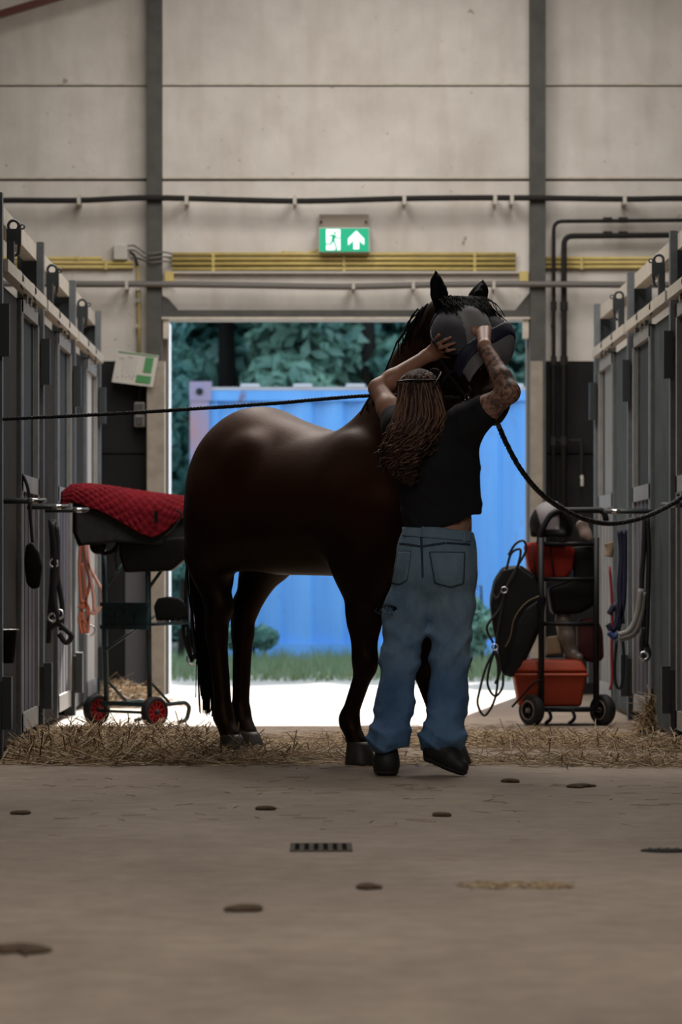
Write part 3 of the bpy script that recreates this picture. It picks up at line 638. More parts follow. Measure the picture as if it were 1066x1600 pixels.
# saddle carried low on the trolley
def solid(name, outline, d0, d1, mat, par, bev=.02, seg=3):
    b = bmesh.new(); vs_ = [b.verts.new(P(x, y, d0)) for x, y in outline]; f = b.faces.new(vs_)
    e = bmesh.ops.extrude_face_region(b, geom=[f]); vv = [v for v in e['geom'] if isinstance(v, bmesh.types.BMVert)]
    for v in vv: v.co.y += d1-d0
    bmesh.ops.recalc_face_normals(b, faces=b.faces[:])
    if bev: bmesh.ops.bevel(b, geom=b.edges[:], offset=bev, segments=seg, affect='EDGES', profile=.6, clamp_overlap=True)
    me = bpy.data.meshes.new(name); b.to_mesh(me); b.free()
    for p in me.polygons: p.use_smooth = True
    return link(name, me, mat, par)
t = thing('tack_bag', 'black tack bag hanging under the saddle on the left trolley', 'bag', tuple(P(225, 895, 20.3)))
solid('bag_body', [(184, 842), (292, 838), (291, 872), (268, 892), (194, 895), (187, 870)], 20.12, 20.45, m_lea, t, .02)
B().tube(spline([P(150, 850, 20.2), P(160, 864, 20.2), P(176, 862, 20.2), P(186, 848, 20.2)], 5), .012, 6).build('strap', m_lea, t, True)
t = thing('stirrup', 'round black stirrup pad dangling left of the trolley uprights', 'stirrup', tuple(P(152, 865, 20.2)))
fd = Field(P(152, 855, 20.2)-.09, P(152, 855, 20.2)+.09, .006); fd.ell(P(153, 853, 20.2), (.045, .03, .045)); link('pad', fd.poly('pad'), m_lea, t)
B().tube([P(186, 850, 20.05), P(180, 868, 20.05), P(183, 892, 20.05)], .004, 6).build('strap', m_lea, t)
t = thing('grooming_brush', 'dark bristle brush lying on the trolley side tray', 'brush', tuple(P(268, 972, 20.2)))
bd = solid('brush_back', [(240, 948), (246, 935), (262, 932), (280, 935), (292, 945), (294, 962), (284, 970), (244, 970)], 20.16, 20.3, m_lea, t, .012)
def bristle():
    q = B()
    for i in range(16): q.obox(P(246+i*3, 970, 20.16+.008*(i % 3)), (1, 0, 0), (0, 1, 0), (0, 0, 1), (.006, .02, .015))
    return q
bristle().build('bristles', m_blk, t)

# hanging tack -----------------------------------------------------------------
def strapset(name, label, cat, top, lines, mat, r=.007, rings=(), ringmat=None, flat=1., group=None):
    t = thing(name, label, cat, tuple(top), group=group)
    for ln in lines: B().tube(spline(ln, 6), r, 6, flat=flat).build('strap', mat, t, True)
    for c, rr in rings: B().tube([np.array(c)+rr*np.array([math.cos(a), .15*math.sin(a), math.sin(a)]) for a in np.linspace(0, 6.283, 12)], r*.6, 6, False).build('ring', ringmat or m_chrome, t, True)
    return t
def L2(d, *pts): return [P(x, y, d) for x, y in pts]
d = 20.18
strapset('bridle', 'black bridle hanging from the trolley behind the horse\'s tail', 'bridle', P(300, 870, d), [L2(d, (296, 850), (292, 900), (291, 950), (296, 1000), (300, 1035)), L2(d, (300, 850), (303, 920), (300, 980), (306, 1030)), L2(d, (290, 965), (287, 985), (292, 1010), (300, 1030), (306, 1020)), L2(d-.02, (298, 870), (306, 930), (309, 985))], m_lea, .01, [(P(301, 1030, d), .03), (P(299, 905, d), .02)])
m_or = M('salmon orange nylon', (.55, .17, .09), .6); m_pk = M('pale pink rope', (.62, .35, .30), .7)
d = 21.3
strapset('halter', 'orange halter with loose rope hanging on the far left stall', 'halter', P(128, 845, d), [L2(d, (126, 846), (124, 890), (127, 940), (132, 985), (138, 980), (134, 930), (128, 880)), L2(d, (130, 846), (134, 880), (140, 910), (132, 945), (124, 965), (128, 990)), L2(d, (123, 950), (130, 940), (139, 952), (136, 972), (126, 968))], m_or, .009, [(P(131, 948, d), .02), (P(140, 985, d), .03)])
strapset('lead_line', 'pale pink looped rope beside the orange halter', 'rope', P(134, 846, d), [L2(d-.03, (133, 846), (138, 880), (150, 905), (160, 925), (158, 945), (148, 958), (140, 955)), L2(d-.03, (136, 846), (140, 890), (146, 930), (147, 955))], m_pk, .010)
d = 19.05
m_nb = M('black padded webbing', (.012, .012, .014), .6)
t = strapset('bridle', 'thick bundle of black bridles hanging on the second left stall door', 'bridle', P(82, 815, d), [L2(d, (79, 812), (82, 850), (82, 900), (78, 960), (76, 1005)), L2(d, (84, 812), (88, 860), (90, 900), (97, 945), (96, 985)), L2(d-.02, (76, 985), (90, 975), (104, 985), (112, 995), (103, 1004), (92, 990)), L2(d-.03, (81, 815), (86, 870), (84, 930), (92, 975)), L2(d-.02, (88, 820), (90, 870), (85, 920), (82, 965))], m_nb, .013, [(P(84, 880, d-.03), .02), (P(92, 960, d-.03), .022), (P(82, 965, d-.03), .02)])
d = 18.05
t = thing('boot_bag', 'black leather pouch hanging by a strap on the left stall', 'bag', tuple(P(52, 920, d)))
solid('pouch', [(40, 852), (50, 846), (60, 862), (66, 885), (62, 918), (50, 921), (41, 912), (37, 880)], d-.04, d+.03, m_lea, t, .015)
B().tube(spline(L2(d, (36, 742), (44, 765), (47, 800), (51, 850), (54, 880)), 6), .008, 6, flat=1.).build('strap', m_nb, t, True)
d = 16.95
t = thing('feed_bucket', 'small black bucket hanging at the left picture edge', 'bucket', tuple(P(8, 1036, d)))
bc = P(6, 1036, d); bc[1] += .0
B().lathe([(.0, 0), (.045, 0), (.062, .14), (.066, .148), (.058, .148), (.04, .01)], bc, n=20).build('pail', m_lea, t, True)
B().tube([bc+np.array([.064*math.cos(a), .064*math.sin(a), .147]) for a in np.linspace(0, 6.283, 20)], .004, 6, False).build('rim', m_chrome, t, True)
B().tube(spline(L2(d, (-14, 985), (-6, 940), (2, 880), (4, 980)), 5), .006, 6).build('strap', m_nb, t, True)
B().tube([P(2+4*math.cos(a), 806+5*math.sin(a), d) for a in np.linspace(0, 6.283, 12)], .003, 6, False).build('hook_ring', m_chrome, t, True)
# right side
m_navy = M('navy webbing', (.016, .018, .05), .6); m_tan = M('beige fleece', (.36, .27, .17), .9); m_gw = M('grey woven webbing', (.22, .21, .20), .8); m_redw = M('red webbing', (.35, .02, .04), .6)
d = 20.25
strapset('halter', 'navy halter hanging on the stall door right of the trolley', 'halter', P(970, 830, d), [L2(d, (969, 828), (972, 870), (969, 920), (972, 975)), L2(d, (976, 828), (976, 880), (974, 940), (965, 985)), L2(d, (952, 960), (962, 945), (966, 965), (958, 985), (950, 975))], m_navy, .016)
strapset('fleece_strap', 'beige fleece noseband hanging next to the navy halter', 'strap', P(952, 850, d), [L2(d, (951, 848), (953, 858), (951, 870))], m_tan, .022)
strapset('lead_line', 'red lead line hanging down the stall door', 'rope', P(955, 880, d), [L2(d, (953, 885), (957, 950), (956, 1010), (957, 1060), (953, 1078))], m_redw, .007)
strapset('lead_line', 'black lead line with hook hanging down the stall door', 'rope', P(965, 1000, d), [L2(d, (964, 1000), (961, 1040), (963, 1070), (971, 1072), (975, 1030), (972, 985))], m_nb, .008)
strapset('girth', 'grey woven girth looped over the stall door rack', 'girth', P(1000, 920, 19.6), [L2(19.6, (1003, 920), (997, 960), (985, 985), (968, 993)), L2(19.6, (1006, 925), (1001, 965), (990, 990), (968, 998))], m_gw, .018)
strapset('bridle', 'dark bridle hanging from the right blanket rack', 'bridle', P(1008, 810, 19.6), [L2(19.6, (1008, 806), (1006, 860), (1003, 920), (1007, 980)), L2(19.6, (1012, 806), (1014, 870), (1012, 950), (1010, 1010)), L2(19.6, (1007, 980), (1003, 1010), (1008, 1030), (1014, 1022), (1010, 1005))], m_nb, .013, [(P(1007, 1025, 19.55), .02)])
strapset('blanket_strap', 'blue cord hanging beside the navy halter', 'cord', P(960, 1000, d), [L2(d-.04, (951, 988), (960, 996), (966, 990))], M('blue cord', (.03, .06, .2), .6), .014)

# ---- right trolley
RD = 20.4
m_frame = M('black tube frame', (.008, .008, .009), .5, spec=.25); m_ora = M('orange red plastic', (.40, .05, .016), .55, c2=(.31, .04, .014), scale=6, spec=.3); m_rim2 = M('pinkish grey rim', (.30, .22, .2), .5)
t = thing('tack_trolley', 'black tubular tack trolley loaded with gear by the right stalls', 'trolley', tuple(P(887, 1134, RD)*np.array([1, 1, 0])))
ax = np.array([-.8, -.6, 0])
for px, dd in ((831, RD), (942, RD+.05)): wheel(t, P(px, 0, dd)*np.array([1, 1, 0])+Z*.083, ax, .083, .055, m_frame, 6, m_rim2, .55)
for px, dd in ((831, RD), (942, RD+.05)):
    c = P(px, 0, dd)*np.array([1, 1, 0])+Z*.083; B().tube([c+ax*.027+.05*(np.array([.6, -.8, 0])*math.cos(a)+Z*math.sin(a)) for a in np.linspace(0, 6.283, 20)], .004, 5, False).build('rim_ring', m_rim2, t, True)
for px, dd in ((846, RD-.02), (932, RD)):
    B().tube([P(px, 1105, dd), P(px, 840, dd)], .016, 8).build('upright', m_frame, t, True)
    B().tube([P(px, 1105, dd+.34), P(px, 840, dd+.34)], .016, 8).build('upright', m_frame, t, True)
for y in (1109, 850, 905, 975):
    B().tube([P(846, y, RD), P(932, y, RD)], .012, 8).build('crossbar', m_frame, t, True); B().tube([P(846, y, RD+.34), P(932, y, RD+.34)], .012, 8).build('crossbar', m_frame, t, True)
    for px in (846, 932): B().tube([P(px, y, RD), P(px, y, RD+.34)], .012, 8).build('side_rail', m_frame, t, True)
B().tube(fillet([P(843, 850, RD), P(845, 832, RD), P(864, 798, RD), P(945, 797, RD), P(948, 820, RD)], .05), .017, 8).build('handle', m_frame, t, True)
B().obox(P(889, 1108, RD+.17), (1, 0, 0), (0, 1, 0), (0, 0, 1), (.32, .36, .015)).build('base_tray', m_frame, t)
B().tube(spline([P(846, 1062, RD-.03), P(834, 1068, RD-.05), P(800, 1105, RD-.05)], 4), .006, 6).build('strut', m_frame, t, True)
for px in (858, 895): B().tube(spline([P(px, 1110, RD-.02), P(px+3, 1122, RD-.03), P(px-6, 1131, RD-.03)], 4), .010, 6).build('stand_foot', m_frame, t, True)
t = thing('storage_box', 'orange red plastic box with lid on the base of the right trolley', 'box', tuple(P(858, 1105, RD)))
c = P(858, 1103, RD+.14)
def tub(lo, hi, z0, z1, thick=.006):
    b = bmesh.new(); bmesh.ops.create_cube(b, size=1)
    for v in b.verts:
        w0, d0 = (lo if v.co.z < 0 else hi); v.co = Vector((c[0]+v.co.x*w0, c[1]+v.co.y*d0, z0 if v.co.z < 0 else z1))
    bmesh.ops.bevel(b, geom=b.edges[:], offset=.018, segments=3, affect='EDGES', profile=.6)
    b.verts.index_update(); q = B(); q.add([v.co for v in b.verts], [tuple(v.index for v in f.verts) for f in b.faces]); b.free(); return q
tub((.33, .24), (.385, .28), c[2], c[2]+.17).build('tub', m_ora, t, True)
tub((.405, .30), (.405, .30), c[2]+.155, c[2]+.182).build('tub_rim', m_ora, t, True)
ld = tub((.40, .30), (.33, .24), c[2]+.185, c[2]+.25)
ld.build('lid', m_ora, t, True)
B().obox((c[0], c[1], c[2]+.249), (1, 0, 0), (0, 1, 0), (0, 0, 1), (.2, .12, .012)).build('lid_panel', M('grey lid panel', (.22, .17, .17), .5), t)
# saddle hooked on the left of the trolley
sx = lambda L: [(726+x/3.135, 740+y/3.135) for x, y in L]
m_seatl = M('saddle leather', (.006, .006, .007), .5, c2=(.009, .009, .010), scale=12, spec=.22)
t = thing('saddle', 'black saddle hung upright on the left side of the right trolley', 'saddle', tuple(P(800, 1058, 20.3)))
out = sx([(190, 470), (150, 535), (128, 640), (140, 760), (165, 880), (185, 985), (235, 1000), (278, 940), (330, 830), (368, 740), (385, 620), (340, 510), (262, 455)])
solid('flap', out, 20.16, 20.20, m_seatl, t, .012); solid('flap', [(x+5, y-2) for x, y in out], 20.42, 20.46, m_seatl, t, .012)
solid('seat', sx([(195, 455), (150, 520), (130, 620), (140, 730), (175, 800), (215, 700), (240, 560), (300, 490), (265, 450)]), 20.19, 20.43, m_seatl, t, .035, 4)
B().tube(spline([P(x, y, 20.15) for x, y in sx([(365, 600), (300, 635), (245, 710), (225, 800), (200, 850)])], 6), .0035, 6).build('piping', M('tan piping', (.16, .12, .06), .5), t, True)
solid('knee_roll', sx([(360, 620), (300, 660), (255, 740), (235, 850), (205, 985), (235, 1000), (278, 940), (330, 830), (368, 740)]), 20.13, 20.17, m_seatl, t, .015)
strapset('bridle', 'black bridle with looped reins hanging off the saddle on the right trolley', 'bridle', P(775, 880, 20.1), [[P(x, y, 20.1) for x, y in sx(l)] for l in (
    [(215, 400), (250, 345), (290, 330), (300, 380), (250, 470), (205, 560), (175, 660), (110, 750), (140, 830)], [(205, 470), (230, 390), (275, 375), (255, 470), (210, 560), (180, 680), (150, 860)],
    [(150, 860), (105, 950), (75, 1060), (65, 1130), (100, 1185), (150, 1100), (165, 960), (150, 870)], [(150, 860), (120, 960), (115, 1040), (150, 1090), (185, 1050), (190, 980)], [(155, 870), (175, 960), (150, 1030)], [(135, 590), (160, 610), (185, 570)])], m_nb, .0065, [(P(x, y, 20.08), .016) for x, y in sx([(150, 850), (195, 570)])])
# helmet
m_hg = M('grey helmet panel', (.16, .14, .145), .6)
t = thing('riding_helmet', 'black riding helmet with a grey centre panel on top of the right trolley', 'helmet', tuple(P(862, 838, RD)))
c = P(862, 826, RD+.12); fd = Field(c-.2, c+.2, .006); fd.ell(c+Z*.02, (.118, .13, .125), .02); fd.cone(c+np.array([-.09, -.06, -.03]), c+np.array([.05, -.13, -.035]), .022, .022, .04)
g_ = fd.coords(); fd.F = np.maximum(fd.F, (c[2]-.045)-g_[2]); shell = fd.F.copy()
link('shell', fd.poly('shell'), m_lea, t)
fd.F = np.maximum(shell-.004, np.maximum((c[0]-.062)-g_[0]-(g_[2]-c[2])*.25, g_[0]-(c[0]+.035))); fd.F = np.maximum(fd.F, (c[2]-.0)-g_[2]-.01)
link('centre_panel', fd.poly('centre_panel'), m_hg, t)
t = thing('tote_bag', 'red bag with dark straps under the helmet on the right trolley', 'bag', tuple(P(858, 905, RD)))
m_rb = M('red canvas', (.26, .018, .01), .8, c2=(.18, .012, .008), scale=9, spec=.2)
solid('bag_body', sx([(298, 350), (330, 335), (520, 345), (545, 380), (530, 470), (500, 515), (360, 520), (320, 470)]), RD+.03, RD+.26, m_rb, t, .025)
for x in (340, 430): B().tube([P(726+(x+a)/3.135, 740+b_/3.135, RD+.02) for a, b_ in ((-10, 345), (0, 430), (10, 515))], .008, 6, flat=.5).build('strap', m_lea2, t, True)
t = thing('back_pack', 'black bag filling the shelf right of the red bag', 'bag', tuple(P(915, 970, RD)))
solid('bag_body', sx([(530, 360), (640, 345), (655, 420), (650, 640), (560, 690), (430, 690), (410, 560), (540, 520)]), RD+.04, RD+.28, m_lea, t, .03)
t = thing('leather_boot', 'glossy grey brown boot shaft standing on the lid of the orange box', 'boot', tuple(P(888, 1030, RD)))
fd = Field(P(890, 1000, RD+.12)-.22, P(890, 1000, RD+.12)+.22, .007); fd.chain([P(880, 968, RD+.1), P(886, 995, RD+.1), P(893, 1022, RD+.1)], [.045, .045, .035], .02).cone(P(893, 1024, RD+.1), P(905, 1027, RD+.04), .03, .024, .03)
link('boot_shaft', fd.poly('boot_shaft'), M('grey brown glossy leather', (.16, .13, .11), .3), t)
t = thing('wooden_brush', 'tan wooden backed brush standing on the orange box lid', 'brush', tuple(P(868, 1026, RD)))
solid('brush_back', sx([(402, 800), (470, 790), (480, 885), (400, 890)]), RD+.12, RD+.16, M('tan wood', (.34, .20, .10), .5), t, .008)
solid('bristles', sx([(405, 805), (465, 795), (474, 880), (405, 885)]), RD+.095, RD+.121, m_tan, t, .004)
t = thing('red_blanket', 'folded dark red blanket on the right of the orange box', 'blanket', tuple(P(920, 1040, RD)))
solid('fold', sx([(560, 720), (640, 700), (680, 760), (685, 915), (620, 930), (560, 900)]), RD+.06, RD+.3, M('dark red fleece', (.055, .007, .008), .9), t, .03)
t = thing('cream_mitt', 'small cream grooming mitt on top of the trolley beside the helmet', 'mitt', tuple(P(917, 845, RD)))
fd = Field(P(915, 835, RD)-.12, P(915, 835, RD)+.12, .006); fd.chain([P(910, 822, RD+.05), P(916, 836, RD+.03), P(921, 842, RD+.02)], [.035, .03, .02], .02)
link('mitt', fd.poly('mitt'), M('pinkish cream fleece', (.26, .19, .16), .9), t)
# ================================================================ HORSE (local frame: x forward, y left, z up)
TH = math.radians(51.4); HO = Vector((.015, 16.66, 0))
horse = thing('horse', 'dark bay horse standing across the aisle with its head raised', 'horse', tuple(HO), -TH)
HM = WM[horse]
def part(name, me, mat, parent=None, label=None): return link(name, me, mat, parent or horse, False, None, label)
hb = math.radians(-18.6); hv = np.array([math.cos(hb), math.sin(hb), 0]); hl = np.array([-math.sin(hb), math.cos(hb), 0])
ca, sa_ = .78, .626
HA = ca*hv-sa_*Z; HN = sa_*hv+ca*Z; P0 = np.array([.86, .03, 1.858])
def H(s, t, w_): return P0+HA*s+HN*t+hl*w_
HR = [HA, HN, hl]
def head(f, bump=0.):
    f.ell(H(.09, -.01, 0), (.17, .12, .098), .05, HR)
    f.cone(H(.12, .02, 0), H(.50, .0, 0), .100, .060, .06, (hl, .93))
    f.ell(H(.19, -.105, .02), (.14, .12, .06), .06, HR); f.ell(H(.19, -.105, -.02), (.14, .12, .06), .06, HR)
    f.cone(H(.24, -.11, 0), H(.50, -.06, 0), .065, .042, .05)
    f.ell(H(.555, -.015, 0), (.07, .072, .064), .05, HR); f.ell(H(.56, -.07, 0), (.05, .035, .045), .03, HR)
    for s in (-1, 1):
        f.ell(H(.19, .05, s*.085), (.045, .03, .03), .03, HR)
        f.ell(H(.545, .02, s*.045), (.035, .03, .025), .02, HR)
    return f
def leg_front(f, hx, hy_, kx, y):
    fy = y; ty = y*.55+hy_*.45
    f.cone((.50, y*.95, 1.10), (.47, y*.95, .86), .15, .125, .10)
    f.cone((.47, y, .90), (kx, fy, .62), .120, .070, .08); f.cone((kx, fy, .64), (kx, fy, .46), .070, .052, .04)
    f.ell((kx+.008, fy, .435), (.056, .05, .065), .03)
    f.cone((kx, fy, .40), (hx-.055, ty, .21), .040, .036, .03); f.ell((hx-.06, ty, .19), (.046, .042, .05), .025)
    f.cone((hx-.05, ty, .17), (hx, hy_, .085), .037, .045, .03)
def leg_hind(f, hx, y, st=(-.30, .84)):
    kx = hx-(.11 if y < 0 else .045)
    f.cone((-.46, y*1.2, 1.10), (st[0], y*1.25, st[1]), .19, .100, .09)
    f.cone((-.52, y*1.1, 1.02), (max(kx+.01, st[0]-.09) if y > 0 else kx-.02, y*1.1, .80), .16, .065, .06)
    f.cone((st[0]-.02, y*1.2, st[1]), (kx+.03, y, .66), .088, .062, .05)
    f.cone((kx+.02, y, .67), (kx+.005, y, .54), .060, .054, .03, ((0, 1, 0), .85)); f.ell((kx-.035, y, .60), (.03, .028, .045), .03)
    f.cone((kx+.005, y, .54), (hx-.055, y, .21), .046, .039, .03); f.ell((hx-.06, y, .185), (.048, .043, .052), .025)
    f.cone((hx-.05, y, .17), (hx, y, .085), .039, .047, .03)
FEET = dict(RF=(.4255, -.14), LF=(.66, .185), RH=(-.49, -.117), LH=(-.672, .119))
f = Field((-.98, -.52, .04), (1.5, .55, 2.12), .0125)
f.cone((-.26, 0, 1.12), (.28, 0, 1.11), .315, .312, .08, ((0, 1, 0), .95))
f.ell((-.43, 0, 1.225), (.34, .28, .325), .08); f.ell((-.46, .13, 1.12), (.26, .16, .30), .08); f.ell((-.46, -.13, 1.12), (.26, .16, .30), .08)
f.ell((-.22, 0, 1.34), (.26, .15, .13), .08)
f.ell((.42, 0, 1.13), (.31, .25, .34), .10); f.ell((.63, 0, 1.06), (.15, .20, .22), .08)
for s in (-1, 1):
    f.ell((.44, s*.15, 1.10), (.19, .11, .30), .06); f.ell((-.25, s*.19, 1.28), (.11, .07, .12), .08)
f.cone((.32, 0, 1.41), (.46, 0, 1.445), .05, .07, .10)
f.chain([(.55, 0, 1.24), (.64, .005, 1.45), (.73, .01, 1.66), (.82, .025, 1.85)], [.255, .205, .155, .105], .08, ((0, 1, 0), .62))
f.cone((.40, 0, 1.46), (.60, .01, 1.68), .06, .055, .10); f.cone((.60, .01, 1.68), (.78, .02, 1.90), .055, .05, .08)
leg_front(f, *FEET['RF'], .47, -.14); leg_front(f, *FEET['LF'], .53, .125); leg_hind(f, *FEET['RH'], (-.62, .90)); leg_hind(f, *FEET['LH'], (-.545, .87))
f.ell((-.70, 0, 1.30), (.07, .05, .08), .05)
head(f)
body_me = f.poly('body', 3)
part('body', body_me, None).data.materials.append(M('dark bay coat', (.020, .0075, .004), .5, spec=.22))
m = MATS['dark bay coat']; nt, N, L, b = nodes_of(m); b.inputs['Specular Tint'].default_value = (.85, .42, .24, 1); b.inputs['Specular IOR Level'].default_value = .35      # bay: brown body, black points
tc = N.new('ShaderNodeTexCoord'); sp = N.new('ShaderNodeSeparateXYZ'); L.new(tc.outputs['Object'], sp.inputs[0])
n = N.new('ShaderNodeTexNoise'); n.inputs['Scale'].default_value = 5; n.inputs['Detail'].default_value = 6; L.new(tc.outputs['Object'], n.inputs['Vector'])
ma = N.new('ShaderNodeMath'); ma.operation = 'MULTIPLY_ADD'; ma.inputs[1].default_value = .12; L.new(n.outputs[0], ma.inputs[0]); L.new(sp.outputs['Z'], ma.inputs[2])
r = N.new('ShaderNodeValToRGB'); cr = r.color_ramp; cr.elements[0].position = .62; cr.elements[0].color = (.004, .0032, .003, 1); cr.elements[1].position = .86; cr.elements[1].color = (.040, .0135, .0058, 1)
e = cr.elements.new(.95); e.color = (.040, .0135, .0058, 1)
mr = N.new('ShaderNodeMath'); mr.operation = 'MULTIPLY'; mr.inputs[1].default_value = .7; L.new(ma.outputs[0], mr.inputs[0]); L.new(mr.outputs[0], r.inputs[0])
xr = N.new('ShaderNodeMapRange'); xr.inputs[1].default_value = .62; xr.inputs[2].default_value = .85; xr.inputs[3].default_value = 1.; xr.inputs[4].default_value = .25; L.new(sp.outputs['X'], xr.inputs[0])   # head and front of the neck are nearly black
mx = N.new('ShaderNodeMixRGB'); mx.blend_type = 'MULTIPLY'; mx.inputs[0].default_value = 1; L.new(r.outputs[0], mx.inputs[1]); L.new(xr.outputs[0], mx.inputs[2]); L.new(mx.outputs[0], b.inputs['Base Color'])
n4 = N.new('ShaderNodeTexNoise'); n4.inputs['Scale'].default_value = 90; mp = N.new('ShaderNodeMapping'); mp.inputs['Scale'].default_value = (.25, 1, .6); L.new(tc.outputs['Object'], mp.inputs[0]); L.new(mp.outputs[0], n4.inputs['Vector'])
bp = N.new('ShaderNodeBump'); bp.inputs['Strength'].default_value = .12; bp.inputs['Distance'].default_value = .004; L.new(n4.outputs[0], bp.inputs['Height']); L.new(bp.outputs[0], b.inputs['Normal'])
m_blackhair = M('black horse hair', (.005, .0045, .0045), .7, spec=.12); m_hoof = M('grey brown hoof', (.055, .045, .038), .5, c2=(.035, .028, .025), scale=25, stretch=(1, 1, .3))
for nm, (hx, y) in FEET.items():
    v0 = B(); pr = []
    for z, rr, ox in ((.0, .066, .02), (.012, .067, .019), (.05, .059, .012), (.085, .050, .004), (.10, .044, .0)):
        pr.append([(hx+ox+rr*1.12*math.cos(a)*(1 if math.cos(a) > 0 else .88), y+rr*math.sin(a), z) for a in np.linspace(0, 2*math.pi, 20, endpoint=False)])
    v0.add([p for q in pr for p in q], [(i*20+k, i*20+(k+1) % 20, (i+1)*20+(k+1) % 20, (i+1)*20+k) for i in range(4) for k in range(20)]+[tuple(range(19, -1, -1)), tuple(80+k for k in range(20))])
    part('hoof', mesh('hoof', v0.V, v0.F, True), m_hoof)
def ear(s, dirw, ln):
    base = H(-.02, .075, s*.078); d = np.array(dirw, float); d /= np.linalg.norm(d); fwd = HN-d*(HN @ d); fwd /= np.linalg.norm(fwd); sd_ = np.cross(d, fwd)
    fe = Field(base-.22, base+.24, .0055)
    fe.chain([base-d*.03, base+d*ln*.3, base+d*ln*.62+sd_*.004*s, base+d*ln*.97], [.030, .035, .025, .004], .02, (fwd, .62))
    fe.chain([base+d*ln*.12+fwd*.032, base+d*ln*.4+fwd*.034, base+d*ln*.8+fwd*.022], [.012, .016, .004], .012); 
    return part('ear', fe.poly('ear'), m_blackhair)
ear(-1, (-.10, -.10, 1), .150); ear(1, (.1, .30, .95), .115)
for s in (-1, 1):
    fe = Field(H(.19, .055, s*.1)-.06, H(.19, .055, s*.1)+.06, .004); fe.ell(H(.19, .055, s*.1), (.024, .02, .016), .01, HR); part('eye', fe.poly('eye'), M('dark eye', (.01, .007, .005), .08))
    fe = Field(H(.565, .035, s*.055)-.05, H(.565, .035, s*.055)+.05, .0035); fe.ell(H(.558, .03, s*.058), (.022, .012, .010), .008, HR); part('nostril', fe.poly('nostril'), M('black nostril', (.003, .003, .003), .7))
def strands(roots, fn, n, r, seg=6):
    q = B()
    for i in range(n): q.tube(fn(i), np.linspace(r, r*.4, seg+1) if True else r, 3, False)
    return q
g = np.random.default_rng(3)
def mane_pt(u): return np.array(spline([(.36, 0, 1.515), (.50, 0, 1.66), (.60, .01, 1.80), (.72, .02, 1.93), (.83, .03, 1.955)], 10))[int(u*40)]
def mane(i):
    p = mane_pt(g.random()*.99)+np.array([0, g.normal(0, .012), -.02]); s = 1 if g.random() < .6 else -1; ln = .16+.16*g.random(); b0 = g.normal(0, .02)
    return np.array([p+np.array([-.03*math.sin(t*2)+b0*t, s*(.085*min(1, 1.6*t)), .03*math.sin(min(1, t*2)*3.1)-ln*max(0, t-.12)]) for t in np.linspace(0, 1, 7)])
q = strands(None, mane, 420, .006); part('mane', mesh('mane', q.V, q.F, True), m_blackhair)
def fore(i):
    w_ = g.normal(.0, .04); ln = .09+.13*g.random(); sw = g.normal(.035, .03)
    return np.array([H(-.03+ln*t, .09+.045*math.sin(t*2.6)+.012*g.random(), w_+sw*t) for t in np.linspace(0, 1, 7)])
q = strands(None, fore, 320, .0045); part('forelock', mesh('forelock', q.V, q.F, True), m_blackhair)
def tail(i):
    a = g.random()*6.28; rr = .045*math.sqrt(g.random()); L_ = .62+.55*g.random()**1.4; sp_ = 1+1.0*g.random(); wv_ = g.normal(0, .02)
    return np.array([(-.725-.03*min(1, t*5)+.06*t+rr*math.cos(a)*(1+sp_*t*(1-t)*2.2)+wv_*math.sin(t*4), -.03-.05*t+rr*math.sin(a)*(1+sp_*t*(1-t)*2.2), 1.34-.03*(1-min(1, t*5))-L_*t) for t in np.linspace(0, 1, 9)])
q = strands(None, tail, 800, .0065, 8); part('tail', mesh('tail', q.V, q.F, True), m_blackhair)
def hw(p): return np.array(HM @ Vector(p))                # horse frame -> world

# ---- fly mask
m_msk = M('grey fly mask mesh', (.085, .085, .095), .8, c2=(.07, .07, .08), scale=30, spec=.2); m_mskl = M('pale grey fly mask mesh', (.21, .205, .21), .7); m_ntrim = M('navy trim', (.012, .014, .045), .6)
mask = thing('fly_mask', 'grey mesh fly mask with navy trim on the horse\'s face', 'fly mask', tuple(hw(H(.2, .1, 0))), -TH)
WM.pop(mask)
mask.location = tuple(HO); 
fm = Field(P0-.42, P0+.45, .007); head(fm)
for s in (-1, 1): fm.ell(H(.19, .055, s*.10), (.10, .065, .045), .05, HR)
g_ = fm.coords()
def hc(g_): 
    q = [g_[i]-P0[i] for i in range(3)]; return [q[0]*A[0]+q[1]*A[1]+q[2]*A[2] for A in (HA, HN, hl)]
S_, T_, W_ = hc(g_); base = fm.F.copy(); shell = np.maximum(base-.018, -(base-.003))
side = -T_-.004+.25*(S_-.05)
reg = np.maximum(np.maximum(side, -.0-S_), S_-.31+.55*W_)
fm.F = np.maximum(shell, np.maximum(reg, (np.abs(W_)-.062)*-1)); link('cheek_mesh', fm.poly('cheek_mesh'), m_msk, mask, False)
fm.F = np.maximum(shell, np.maximum(reg, np.abs(W_)-.066)); link('face_mesh', fm.poly('face_mesh'), m_mskl, mask, False)
edge = np.maximum(np.abs(side)-.011, np.maximum(-.0-S_, S_-.31+.55*W_)); fm.F = np.maximum(np.maximum(base-.022, -(base-.002)), edge); link('edge_trim', fm.poly('edge_trim'), m_ntrim, mask, False)
bw = np.maximum(np.abs(S_-.012)-.018, -T_-.06); fm.F = np.maximum(np.maximum(base-.023, -(base-.002)), bw); link('poll_band', fm.poly('poll_band'), m_ntrim, mask, False)
nb = np.maximum(np.abs(S_-.30+.55*W_)-.032, -T_-.01); fm.F = np.maximum(np.maximum(base-.036, -(base-.010)), nb); link('nose_band', fm.poly('nose_band'), m_ntrim, mask, False)
fl = np.maximum(np.abs(S_-.365+.55*W_)-.04, -T_+.015); fm.F = np.maximum(np.maximum(base-.03, -(base-.016)), fl); link('nose_flap', fm.poly('nose_flap'), m_mskl, mask, False)

